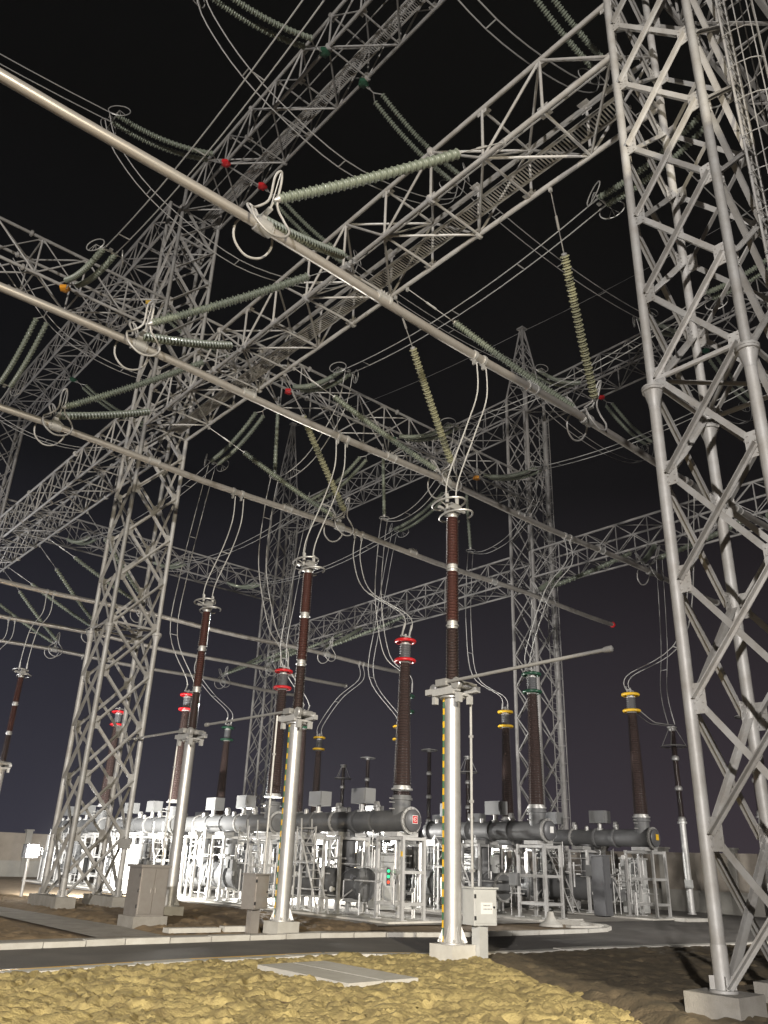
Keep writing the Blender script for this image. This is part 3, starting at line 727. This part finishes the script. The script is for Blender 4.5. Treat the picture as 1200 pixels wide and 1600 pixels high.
def post(x, y, label, arm, loc=None):
    t = thing('insulator_post', label, 'insulator post', (x, y, 0), 'brown insulator posts on steel columns')
    b = MB(); b.box((x, y, .13), (.62, .62, .34)); part('plinth', b, CONCL, t, smooth=False)
    b = MB(); b.lathe((x, y, .30), (0, 0, 1), [(0, .27), (.03, .27), (.031, .175), (4.65, .168), (4.66, .27), (4.70, .27)], 24); part('steel_column', b, COLUMN, t)
    for k in range(6):
        a = k * math.pi / 3 + .3; b = MB()
        u = V((math.cos(a), math.sin(a), 0)); s = V((-u.y, u.x, 0)) * .008; p = V((x, y, .33))
        vs = [p + u * .165 + s, p + u * .29 + s, p + u * .165 + s + V((0, 0, .3)), p + u * .165 - s, p + u * .29 - s, p + u * .165 - s + V((0, 0, .3))]
        b.add(vs, [(0, 1, 2), (3, 5, 4), (0, 3, 4, 1), (1, 4, 5, 2), (0, 2, 5, 3)]); part('gusset', b, FRAME, t, smooth=False)
    b = MB()
    for k in range(8):
        a = k * math.pi / 4 + .1; b.tube((x + math.cos(a) * .24, y + math.sin(a) * .24, .3), (x + math.cos(a) * .24, y + math.sin(a) * .24, .39), .02, 6)
    part('anchor_bolt', b, FRAME, t, kind='stuff')
    b = MB(); b.box((x, y, 5.03), (.62, .62, .05)); b.box((x - .2, y + .1, 5.12), (.12, .95, .12)); b.box((x + .2, y - .1, 5.12), (.12, .95, .12)); b.box((x, y, 5.2), (.5, .3, .05))
    for s in (-1, 1): b.box((x + s * .22, y + s * .40, 4.92), (.12, .10, .2)); b.box((x - s * .22, y + s * .30, 4.92), (.10, .1, .16))
    part('top_frame', b, FRAME, t, smooth=False)
    b = MB(); b.lathe((x - .28, y - .34, 5.22), (1, 0, 0), [(0, .11), (.02, .13), (.1, .13), (.12, .08), (.5, .08)], 14); b.lathe((x - .2, y + .42, 5.2), (1, 0, 0), [(0, .08), (.02, .1), (.3, .1), (.33, .06)], 14); b.box((x + .1, y - .42, 5.2), (.3, .14, .1)); part('drive_gear', b, FIT, t)
    b = MB(); b.tube((x - .30, y - .18 * arm, 5.26), (x - .34, y + 4.1 * arm, 5.30), .036, 10); b.lathe((x - .34, y + 4.1 * arm, 5.30), (0, arm, 0), [(0, .05), (.1, .06), (.16, .06), (.18, .03)], 10); b.box((x - .3, y, 5.26), (.14, .3, .14)); part('earthing_arm', b, FIT, t)
    z = 5.24; cols = (DARKB, BROWN, BROWN)
    for k in range(3):
        part('insulator_unit', sheds((x, y, z + .09), 1.185, .155, .145, .115, .105, 34, 20), cols[k], t)
        b = MB(); b.lathe((x, y, z - .02), (0, 0, 1), [(0, .15), (.025, .15), (.026, .125), (.11, .12)], 18); part('end_flange', b, FIT, t)
        b = MB(); b.lathe((x, y, z + 1.265), (0, 0, 1), [(0, .115), (.06, .12), (.061, .145), (.08, .145)], 18)
        part('end_flange', b, FIT, t); z += 1.345
    b = MB(); b.box((x, y, z + .12), (.22, .32, .24)); b.box((x, y - .16, z + .1), (.5, .06, .06)); b.box((x, y + .16, z + .18), (.6, .06, .06)); b.box((x + .1, y, z + .28), (.34, .10, .06))
    for s in (-.17, .17): b.tube((x + s, y, z + .24), (x + s, y, z + .5), .04, 8)
    part('terminal_head', b, FIT, t)
    for dz, dx, R in ((.02, .12, .30), (.26, -.12, .30)):
        P = [(x + dx + math.cos(a) * R * 1.0, y + math.sin(a) * R * 1.55, z + dz) for a in [.35 + 5.6 * k / 26 for k in range(27)]]
        b = MB(); b.sweep(P, .026, 8); b.tube((x + dx - R, y, z + dz), (x, y, z + .12), .018, 6); part('corona_ring', b, FIT, t)
    return t
D_ = 0
pt3 = post(12.5, 12.15, 'tall brown insulator post on the bright steel column in the middle, beside the white box', -1)
pt2 = post(12.5, 17.9, 'brown insulator post with yellow banded strap, second column from the left', 1)
pt1 = post(12.5, 23.65, 'brown insulator post behind the tall grey cabinet', 1)
c = copy_tree(pt1, (12.0, 40.4, 0), 'dim brown insulator post at the left edge of the photo')
strap(pt3, 12.37, 12.275, .30, 4.95); strap(pt2, 12.37, 18.025, .30, 4.95)
for t, x, y in ((pt3, 12.86, 11.95), (pt2, 12.2, 18.4), (pt1, 12.3, 24.1)):
    b = MB(); b.tube((x, y, 1.3 if t is pt3 else 1.2), (x, y, 5.2), .028, 8)
    for z in (1.6, 2.9, 4.2): b.box((x, y, z), (.07, .07, .05))
    part('drive_rod', b, FRAME, t)

# ================================================================== BUSHINGS
def bushing(x, y, z, label, col, H=5.2):
    t = thing('bushing', label, 'bushing', (x, y, z), 'tall brown bushings of the switchgear')
    part('porcelain', sheds((x, y, z + .1), 4.15, .315, .20, .27, .155, 92, 22), DARKB, t)
    b = MB(); b.lathe((x, y, z - .02), (0, 0, 1), [(0, .36), (.05, .36), (.051, .30), (.13, .29)], 22); part('base_flange', b, FIT, t)
    b = MB(); b.lathe((x, y, z + 4.22), (0, 0, 1), [(0, .17), (.04, .21), (.1, .21)], 18); part('top_collar', b, FIT, t)
    part('top_unit', sheds((x, y, z + 4.3), .58, .205, .205, .19, .19, 14, 18), GISD, t)
    for dz, R in ((4.32, .33), (5.02, .33)):
        b = MB(); b.ring((x, y, z + dz), (0, 0, 1), R, .062, 28, 10)
        for k in range(4):
            a = k * math.pi / 2; b.tube((x + math.cos(a) * .1, y + math.sin(a) * .1, z + dz), (x + math.cos(a) * R, y + math.sin(a) * R, z + dz), .02, 5)
        part('grading_ring', b, col, t)
    b = MB(); b.lathe((x, y, z + 4.88), (0, 0, 1), [(0, .2), (.04, .2), (.05, .14), (.22, .14), (.23, .06), (.4, .05)], 16); b.box((x, y, z + 5.2), (.44, .1, .05)); part('terminal', b, FIT, t)
    return t
# ================================================================== GAS INSULATED BAYS
pipes = {}
def gis(x, ys, label, logo, lcol):
    t = thing('switchgear_bay', label, 'switchgear', (x, ys[0], 0), 'gas insulated switchgear bays')
    R = random.Random(int(x * 10))
    def P(nm, b, m=GIS, **k): return part(nm, b, m, t, **k)
    def flange(y, z, r, ax=(0, 1, 0), xx=x, pale=False):
        b = MB(); b.lathe(V((xx, y, z)) - V(ax) * .035, ax, [(0, r), (.07, r)], 26)
        u = V(ax).orthogonal().normalized(); w_ = V(ax).cross(u)
        for k in range(14):
            a = k * .4488; c = V((xx, y, z)) + (u * math.cos(a) + w_ * math.sin(a)) * (r - .04); b.tube(c - V(ax) * .075, c + V(ax) * .075, .018, 6)
        P('flange', b, FIT if pale or R.random() < .25 else GIS)
    for mi, y0 in enumerate(ys):
        nxt = ys[mi + 1] if mi + 1 < len(ys) else y0 + 7.6
        yl = nxt - 1.1
        b = MB(); b.lathe((x, y0 - .50, 2.95), (0, 1, 0), [(0, .30), (.03, .335), (.5, .335), (.6, .335), (yl - y0 - .1, .335), (yl - y0 + .1, .30)], 26); P('gas_pipe', b)
        flange(y0 - .47, 2.95, .42, pale=True)
        b = MB(); b.lathe((x, y0 - .53, 2.95), (0, -1, 0), [(0, .345), (.05, .34), (.09, .28), (.1, .02)], 26); P('end_cover', b, GISD if mi == 0 else GIS)
        for q in (1.25, 2.2, 3.4, 4.6, 5.6):
            if y0 + q < yl: flange(y0 + q, 2.95, .39)
        b = MB(); b.lathe((x, y0, 2.95), (0, 0, 1), [(0, .30), (.62, .30), (.63, .36), (.70, .36), (.71, .32), (.78, .32)], 26); P('turret', b)
        for q in (3.3, 3.5, 3.62):
            b = MB(); b.tube((x - .3, y0, q), (x - .5, y0 + .05, q), .018, 6); P('pipe_stub', b, FIT)
        # vertical chambers and breaker tank
        for q, r in ((2.75, .29), (5.05, .31)):
            b = MB(); b.lathe((x, y0 + q, .95), (0, 0, 1), [(0, r), (1.65, r), (1.66, r + .06), (1.73, r + .06), (1.74, r)], 24); b.lathe((x, y0 + q, 1.5), (0, 0, 1), [(0, r + .06), (.06, r + .06)], 24); P('vertical_chamber', b)
        b = MB(); b.lathe((x, y0 + 1.7, .98), (0, 1, 0), [(-.07, .05), (-.05, .40), (0, .46), (.06, .47), (4.55, .47), (4.62, .45), (4.68, .2)], 30); P('breaker_tank', b)
        for q in (1.72, 2.4, 3.9, 5.3, 6.2): flange(y0 + q, .98, .52)
        for q in (2.2, 3.6, 5.6):
            b = MB()
            for s in (-.32, .32): b.box((x + s, y0 + q, .30), (.09, .12, .44))
            b.box((x, y0 + q, .5), (.86, .14, .10)); b.box((x, y0 + q, .12), (.95, .3, .04)); P('saddle', b, FRAME, smooth=False)
        # drive boxes on the pipe
        for q, dz in ((2.05, 0), (4.55, -.02)):
            b = MB(); b.box((x + .05, y0 + q, 3.78 + dz), (.46, .78, .50)); b.box((x - .19, y0 + q - .1, 3.8 + dz), (.03, .5, .34)); P('drive_box', b, DRIVE, smooth=False)
            b = MB(); b.lathe((x, y0 + q, 3.2), (0, 0, 1), [(0, .16), (.12, .16), (.13, .09), (.34, .09)], 14); b.lathe((x - .1, y0 + q + .6, 3.22), (0, 0, 1), [(0, .09), (.16, .09), (.2, .05)], 12); P('drive_stalk', b, FIT)
        for q in (1.2, 3.3):
            b = MB(); b.lathe((x, y0 + q, 3.25), (0, .25, 1), [(0, .10), (.12, .10), (.13, .13), (.2, .13), (.21, .06)], 12); b.lathe((x, y0 + q + .07, 3.5), (.3, -1, 0), [(-.06, .09), (.08, .09)], 14); P('gas_valve', b, FIT)
        # portal frames of square tube
        for (ya, yb_, xs) in ((-.62, .58, .46), (2.35, 3.25, .62), (4.55, 5.55, .62)):
            for xx in (-xs, xs):
                for yy in (ya, yb_):
                    b = MB(); b.box((x + xx, y0 + yy, 1.27), (.095, .095, 2.40)); b.box((x + xx, y0 + yy, .085), (.24, .24, .03)); P('frame_post', b, FRAME, smooth=False)
                for zz in (.52, 1.42, 2.40):
                    if ya > 0 and zz < 2: continue
                    b = MB(); b.box((x + xx, y0 + (ya + yb_) / 2, zz), (.07, yb_ - ya - .097, .09)); P('frame_rail', b, FRAME, smooth=False)
            for yy in (ya, yb_):
                for zz in ((.52, 1.42, 2.40) if ya < 0 else (2.40,)):
                    b = MB(); b.box((x, y0 + yy, zz), (2 * xs - .097, .07, .09)); P('frame_rail', b, FRAME, smooth=False)
            b = MB(); b.box((x, y0 + (ya + yb_) / 2, 2.53), (2 * xs, .62, .13)); P('saddle_beam', b, FRAME, smooth=False)
        # access platform with rails on the camera side
        xa = x - .95
        for yy in (3.35, 4.45):
            b = MB(); b.tube((xa, y0 + yy, .06), (xa, y0 + yy, 2.75), .03, 8); P('platform_post', b, FRAME)
        for zz in (1.62, 2.2, 2.7):
            b = MB(); b.tube((xa, y0 + 3.35, zz), (xa, y0 + 4.45, zz), .026, 8); P('handrail', b, FRAME)
        b = MB(); b.box((x - .78, y0 + 3.9, 1.58), (.42, 1.2, .04)); P('platform', b, FRAME, smooth=False)
        for s in (-1, 1):
            b = MB(); b.tube((xa, y0 + 3.9 - s * .5, 1.65), (xa, y0 + 3.9 + s * .5, 2.68), .018, 6); P('platform_brace', b, FRAME)
        # conduits, bellows, density gauges
        b = MB()
        for k in range(34):
            yy = y0 + R.uniform(-.4, 6.4); xx = x + R.choice((-1, 1)) * R.uniform(.36, .62); z0 = R.choice((.1, .5, 1.0, 1.5)); b.tube((xx, yy, z0), (xx, yy, z0 + R.uniform(.5, 1.6)), R.choice((.014, .02, .03, .045)), 7)
        P('conduit', b, FRAME, kind='stuff')
        b = MB()
        for k in range(20):
            ya = y0 + R.uniform(-.2, 4.6); xx = x + R.choice((-1, 1)) * R.uniform(.38, .60); zz = R.uniform(.2, 2.4); b.tube((xx, ya, zz), (xx, ya + R.uniform(.6, 2.2), zz), R.choice((.014, .02, .028)), 7)
        P('cable_tray', b, FRAME, kind='stuff')
        b = MB()
        for k in range(10):
            ya = y0 + R.uniform(-.3, 6.0); xx = R.choice((-1, 1)) * R.uniform(.4, .66); zz = R.uniform(.3, 1.6); b.tube((x + xx, ya, zz), (x + xx * .8, ya + R.uniform(-.8, .8), zz + R.uniform(.4, .9)), R.choice((.012, .018, .025)), 6)
        P('stay_rod', b, FRAME, kind='stuff')
        for k in range(9):
            yy = y0 + R.uniform(.2, 6.2); zz = R.choice((.8, 1.2, 1.7, 2.2)); s = R.choice((-1, 1))
            b = MB(); b.lathe((x + s * .45, yy, zz), (s, 0, 0), [(0, .05), (.1, .05), (.11, .085), (.17, .085)], 12); P('gauge', b, R.choice((FIT, WHT, GISD)))
        for k in range(3):
            yy = y0 + R.choice((-.62, .58, 2.35, 3.25, 4.55)); zz = R.uniform(.9, 2.1)
            b = MB(); b.box((x - (.46 if yy < y0 + 1 else .62) - .052, y0 + yy - y0, zz), (.008, .09, R.uniform(.12, .3))); P('sticker', b, R.choice((YEL, WHT, WHT)), smooth=False)
        for k in range(5):
            yy = y0 + R.uniform(.6, 5.8); zz = R.uniform(.7, 1.9); s = R.choice((-1, 1))
            b = MB(); b.box((x + s * .62, yy, zz), (.22, .34, .42)); P('terminal_box', b, DRIVE, smooth=False)
        b = MB(); b.box((x, y0 + 2.9, .03), (2.5, 7.6, .08)); P('concrete_base', b, CONCL, smooth=False)
    # printed plate on the front cover
    yf = ys[0] - .64
    b = MB(); b.box((x + .02, yf, 2.98), (.20, .012, .22)); pl = P('name_plate', b, lcol, smooth=False)
    if logo:
        b = MB(); b.sweep([(x + .02 + .062 * math.cos(a), yf - .012, 2.985 + .062 * math.sin(a)) for a in [.6 + 5.1 * k / 16 for k in range(17)]], .011, 6); b.box((x + .02, yf - .012, 2.985), (.05, .012, .016))
        q = part('emblem', b, WHT, pl)
        b = MB(); b.box((x + .02, yf + .002, 2.98), (.23, .010, .25)); part('plate_border', b, WHT, pl, smooth=False)
    return t
ys = (20.7, 28.3, 36.6, 44.6)
gis(18.9, ys, 'nearest grey gas switchgear bay with red square emblem on its end cover', True, RED)
gis(25.3, tuple(y - .5 - .25 * i for i, y in enumerate(ys)), 'grey gas switchgear bay under the dark green ringed bushing', False, WHT)
gis(31.2, tuple(y - 1.2 - .45 * i for i, y in enumerate(ys)), 'rightmost grey gas switchgear bay with yellow plate on its end cover', False, YEL)
where = ['at the front end of its bay', 'second from the front of its bay', 'third from the front of its bay', 'at the far end of its bay']
ztop = 3.74
for x, col, nm, off, st in ((18.9, RED, 'red', 0, 0), (25.3, GRN, 'dark green', .5, .25), (31.2, YEL, 'yellow', 1.2, .45)):
    pb = None
    for i, y in enumerate(ys):
        yy = y - off - st * i; l = 'brown bushing with %s rings %s' % (nm, where[i])
        if pb is None: pb = bushing(x, yy, ztop + (.18 if nm == 'red' else 0), l, col)
        else: copy_tree(pb, (x, yy, ztop + (.18 if nm == 'red' else 0)), l)
# indicator lamps seen inside the nearest bay
t = thing('indicator_lamp', 'small glowing green and red indicator on the left post of the front support frame', 'indicator', (18.30, 20.62, 1.2))
b = MB(); b.box((18.34, 20.62, 1.28), (.10, .08, .52)); part('housing', b, GISD, t, smooth=False)
for z, m in ((1.44, GLED), (1.28, GLED), (1.12, RLED)):
    b = MB(); b.lathe((18.30, 20.58, z), (-.6, -.8, 0), [(0, .045), (.03, .045), (.05, .02)], 10); part('lens', b, m, t)
# ladders
def ladder(label, foot, top, wdt=.45):
    f_, tp = V(foot), V(top); t = thing('ladder', label, 'ladder', f_, 'inclined ladders on the switchgear'); d = (tp - f_); h = V((-d.y, d.x, 0)).normalized() * wdt / 2
    for s in (-1, 1):
        b = MB(); b.sweep([f_ + h * s, tp + h * s, tp + h * s + V((0, 0, .5)) + d.normalized() * .12], .03, 6); part('rail', b, FRAME, t)
    for k in range(1, 9):
        p = f_ + d * k / 9; b = MB(); b.box(p, (.10 + abs(h.x) * 2, .10 + abs(h.y) * 2, .03)) if False else b.tube(p - h, p + h, .018, 6); part('rung', b, FRAME, t)
    return t
ladder('steep ladder standing right of the second banded column', (17.9, 23.3, .06), (17.9, 24.5, 2.4))
ladder('steep ladder between the grey cabinet column and the second column', (17.9, 27.0, .06), (17.9, 28.0, 2.4))
ladder('bright ladder left of the grey cabinet near the tower feet', (17.9, 34.8, .06), (17.9, 35.8, 2.4))
ladder('inclined ladder right of the white box on the middle column', (23.9, 22.0, .06), (23.9, 23.4, 2.6))
ladder('inclined ladder with safety hoops left of the dark cabinet', (29.7, 21.9, .06), (29.7, 23.2, 2.7))
# control cabinets of the yard
def cabinet(label, x, y, sx_, sy_, h, m, z0=.06):
    t = thing('control_cabinet', label, 'cabinet', (x, y, z0), 'control cabinets among the switchgear')
    b = MB(); b.box((x, y, z0 + h / 2), (sx_, sy_, h)); part('body', b, m, t, smooth=False)
    b = MB(); b.box((x, y, z0 + h + .04), (sx_ + .1, sy_ + .1, .06)); part('roof', b, m, t, smooth=False)
    b = MB(); b.box((x - .0, y - sy_ / 2 - .012, z0 + h / 2), (sx_ - .12, .02, h - .16)); d = part('door', b, m, t, smooth=False)
    b = MB(); b.box((x + sx_ * .3, y - sy_ / 2 - .035, z0 + h / 2), (.03, .03, .16)); part('handle', b, BLK, d, smooth=False)
    return t
cabinet('dark tall cabinet left of the rightmost support frame', 29.7, 20.6, .5, .55, 2.12, GISD)
cabinet('pale cabinet behind the green ringed support frame', 27.9, 25.4, .9, 1.5, 2.0, CABG)
cabinet('pale cabinet between the rightmost frames by the wall', 33.6, 21.6, .8, .8, 2.1, CABG)
cabinet('grey cabinet behind the red emblem support frame', 22.2, 25.6, .9, 1.4, 1.9, CABG)
cabinet('white lit cabinet behind the left tower feet', 16.9, 36.5, .7, 1.0, 1.9, CABG)

# ================================================================== FREE STANDING THINGS
t = thing('marshalling_cabinet', 'tall brushed steel cabinet on a plinth, left of the left column', 'cabinet', (10.2, 20.6, 0))
b = MB(); b.box((10.2, 20.6, .14), (.9, .86, .28)); part('plinth', b, CONC, t, smooth=False)
b = MB(); b.box((10.2, 20.6, .82), (.74, .70, 1.10)); part('body', b, CAB, t, smooth=False)
b = MB(); b.box((10.2, 20.6, 1.40), (.82, .80, .06)); part('roof', b, CAB, t, smooth=False)
for s in (-1, 1):
    b = MB(); b.box((10.2 + s * .175, 20.6 - .365, .83), (.33, .025, 1.0)); d = part('door', b, CAB, t, smooth=False)
    b = MB(); b.box((10.2 + s * .06, 20.6 - .385, .85), (.02, .02, .12)); part('handle', b, CAB, d, smooth=False)
for z in (.5, .85, 1.2):
    b = MB(); b.tube((9.82, 20.27, z - .04), (9.82, 20.27, z + .04), .018, 8); part('hinge', b, BLK, t)
def box_on_post(label, x, y, z0, z1, rz, plate_=True, m=CABG):
    t = thing('junction_box', label, 'junction box', (x, y, 0), 'junction boxes on posts')
    b = MB(); b.box((x, y, z0 / 2), (.24, .2, z0)); part('post', b, m, t, smooth=False)
    rm = Matrix.Rotation(rz, 3, 'Z'); g = lambda p: V((x, y, 0)) + rm @ V(p)
    b = MB(); b.box(g((0, 0, (z0 + z1) / 2)), (.54, .38, z1 - z0), rz); part('body', b, m, t, smooth=False)
    b = MB(); b.box(g((0, -.01, z1 + .015)), (.59, .45, .03), rz); part('lid', b, m, t, smooth=False)
    b = MB(); b.box(g((0, -.2, (z0 + z1) / 2)), (.47, .02, z1 - z0 - .07), rz); d = part('door', b, m, t, smooth=False)
    for z in (z0 + .13, z1 - .13):
        b = MB(); b.box(g((-.245, -.205, z)), (.03, .03, .07), rz); part('hinge', b, BLK, d, smooth=False)
    b = MB(); b.lathe(g((.19, -.21, (z0 + z1) / 2)), rm @ V((0, -1, 0)), [(0, .02), (.02, .02)], 10); part('latch', b, BLK, d)
    if plate_:
        b = MB(); b.box(g((.02, -.214, (z0 + z1) / 2 - .02)), (.27, .008, .2), rz); pl = part('sign_plate', b, WHT, t, smooth=False)
        b = MB()
        for row, n in ((.045, 5), (-.02, 6)):
            for k in range(n):
                cx = -.07 + k * .034
                b.box(g((.02 + cx, -.2195, (z0 + z1) / 2 - .02 + row)), (.024, .003, .006), rz); b.box(g((.02 + cx, -.2195, (z0 + z1) / 2 - .008 + row)), (.018, .003, .005), rz); b.box(g((.02 + cx, -.2202, (z0 + z1) / 2 - .014 + row)), (.005, .003, .024), rz)
        part('printed_lettering', b, BLK, pl, smooth=False)
    return t
box_on_post('pale junction box with a small printed plate beside the bright middle column', 12.95, 11.85, .64, 1.28, R_(-12))
box_on_post('plain grey box on a post left of the second banded column', 11.9, 18.25, .55, 1.3, R_(20), False, CAB)
# flood lamp on its post
t = thing('flood_lamp', 'glowing white flood lamp on a short pale post at lower left', 'lamp', (11.4, 32.9, 0))
b = MB(); b.tube((11.4, 32.9, -.05), (11.4, 32.9, 1.45), .055, 12); b.box((11.4, 32.9, .02), (.24, .24, .04)); part('post', b, FRAME, t)
b = MB(); b.box((11.4, 32.9, 1.62), (.30, .52, .46), R_(12)); part('housing', b, GISD, t, smooth=False)
b = MB(); b.box((11.57, 32.87, 1.62), (.02, .46, .42), R_(12)); b.box((11.36, 32.61, 1.62), (.34, .02, .42), R_(12)); part('lens', b, LEDM, t, smooth=False)
b = MB(); b.ring((11.55, 32.1, 1.62), (.8, -.6, 0), .17, .03, 20, 8); part('reflector_ring', b, FRAME, t)
b = MB(); b.tube((11.4, 32.7, 1.45), (11.55, 32.1, 1.5), .02, 6); part('bracket', b, FRAME, t)
# surge arresters
def arrester(x, y, label, zc_=3.9, cone=True):
    t = thing('surge_arrester', label, 'surge arrester', (x, y, 0), 'slim arresters on thin columns')
    b = MB(); b.lathe((x, y, 0), (0, 0, 1), [(0, .2), (.04, .2), (.05, .15), (zc_ - .1, .15), (zc_ - .09, .22), (zc_, .22)], 14); part('column', b, FRAME, t)
    b = MB(); b.box((x - .2, y - .12, 1.25), (.22, .3, .34)); part('counter_box', b, CABG, t, smooth=False)
    z = zc_
    for k in range(3):
        part('insulator_unit', sheds((x, y, z + .2), 1.18, .15, .145, .10, .10, 24, 14), DARKB, t)
        b = MB(); b.lathe((x, y, z - .02), (0, 0, 1), [(0, .12), (.03, .17), (.12, .19), (.2, .16), (.24, .11)], 14); part('joint', b, FIT, t); z += 1.38
    b = MB(); b.lathe((x, y, z), (0, 0, 1), [(0, .12), (.05, .16), (.12, .16), (.16, .24), (.2, .24), (.21, .05)], 14); part('cap', b, FIT, t)
    if cone:
        b = MB(); b.ring((x, y, z - .72), (0, 0, 1), .58, .03, 24, 7)
        for k in range(4):
            a = k * 1.571 + .3; b.tube((x + math.cos(a) * .16, y + math.sin(a) * .16, z + .12), (x + math.cos(a) * .58, y + math.sin(a) * .58, z - .72), .018, 5)
        part('grading_ring', b, FIT, t)
    else:
        b = MB(); b.ring((x, y, z + .12), (0, 0, 1), .5, .035, 24, 7); b.tube((x - .5, y, z + .12), (x + .5, y, z + .12), .02, 5); part('grading_ring', b, FIT, t)
    return t
arrester(37, 20.98, 'slim arrester with cone ring between the right yellow bushing and the near tower')
arrester(36.4, 46.0, 'far slim arrester with cone ring left of the big red bushing', 3.5)
arrester(36.6, 43.6, 'far slim arrester with flat ring left of the big red bushing', 3.9, False)
arrester(36.6, 37.6, 'far slim arrester with flat ring just left of the middle column', 4.0, False)
arrester(36.4, 34.1, 'far slim arrester with cone ring just right of the middle column', 3.3)
arrester(37, 17.2, 'slim arrester with flat ring behind the near tower legs', 4.1, False)
pair('twin jumper from the lower yellow ring to the slim arrester cap', crom([(31.3, 19.3, 8.05), (32.5, 19.4, 7.75), (34.5, 20.2, 8.0), (37, 20.98, 8.3)], 6), sep=(.1, .3, 0), spacers=())
pair('twin wire rising from the slim arrester cap behind the near tower leg', crom([(37, 20.98, 8.35), (37, 21.2, 10.0), (37, 20.9, 12.5), (36.9, 20.6, 17.0)], 6), sep=(0, .35, 0), spacers=(.5,))

t = thing('concrete_mound', 'small pale cone of concrete at the foot of the green ringed front frame', 'mound', (22.9, 17.9, 0))
b = MB(); b.lathe((22.9, 17.9, 0), (0, 0, 1), [(0, .38), (.06, .36), (.16, .2), (.3, .12), (.42, .09), (.43, .02)], 14); part('body', b, CONCL, t)
slab('pale slab at the foot of the rightmost support frame', [(30.6, 17.6), (31.9, 17.4), (31.9, 17.9), (30.6, 18.1)], 0.02, 0.12)
t = thing('red_lamp', 'tiny glowing red lamp on the right boundary wall', 'lamp', (39.2, 25.4, 1.3))
b = MB(); b.box((39.3, 25.4, 1.25), (.12, .14, .3)); part('housing', b, GISD, t, smooth=False)
b = MB(); b.lathe((39.24, 25.4, 1.3), (-1, 0, 0), [(0, .07), (.05, .07), (.09, .03)], 10); part('lens', b, RLED, t)
plate('number_plate', (12.30, 26.88, 1.95), (.44, .012, .30), T1)

# ================================================================== PERIMETER WALLS
def perimeter(label, axis, fixed, s0, s1, step, h, ph):
    P = (lambda s, o, z: (fixed + o, s, z)) if axis == 'y' else (lambda s, o, z: (s, fixed + o, z))
    t = thing('perimeter_wall', label, 'wall', P((s0 + s1) / 2, 0, 0)); S = lambda l, d, z: (d, l, z) if axis == 'y' else (l, d, z)
    n = int((s1 - s0) / step)
    for k in range(n):
        a = s0 + k * step
        b = MB(); b.box(P(a + step / 2, 0, (h + ph) / 2), S(step - .4, .2, h - ph)); part('wall_panel', b, WALLM, t, smooth=False)
        b = MB(); b.box(P(a + step / 2, -.03, ph / 2), S(step - .4, .3, ph)); part('plinth', b, WALLP, t, smooth=False)
        b = MB(); b.box(P(a, 0, h / 2 + .08), S(.38, .38, h + .16)); b.box(P(a, 0, h + .20), S(.5, .5, .09)); part('pier', b, WALLP, t, smooth=False)
    return t
perimeter('brownish boundary wall with pale piers at the right behind the switchgear', 'y', 39.5, 2.0, 62, 3.6, 2.62, .95)
perimeter('grey lit boundary wall at the left edge behind the flood lamp', 'x', 58.5, 2.0, 39, 3.6, 2.62, .95)

# ================================================================== NIGHT AIR
b = MB(); b.box((14, 22, 20.4), (150, 150, 43.2))
hz = solid('haze', b, STEEL, kind='stuff', smooth=False)
hm = bpy.data.materials.new('night_air'); hm.use_nodes = True; n = hm.node_tree; n.nodes.clear()
o_ = n.nodes.new('ShaderNodeOutputMaterial'); pv = n.nodes.new('ShaderNodeVolumePrincipled'); pv.inputs['Density'].default_value = 0.0004; pv.inputs['Color'].default_value = (.85, .87, .9, 1); pv.inputs['Anisotropy'].default_value = 0.3
n.links.new(pv.outputs[0], o_.inputs['Volume']); hz.data.materials[0] = hm
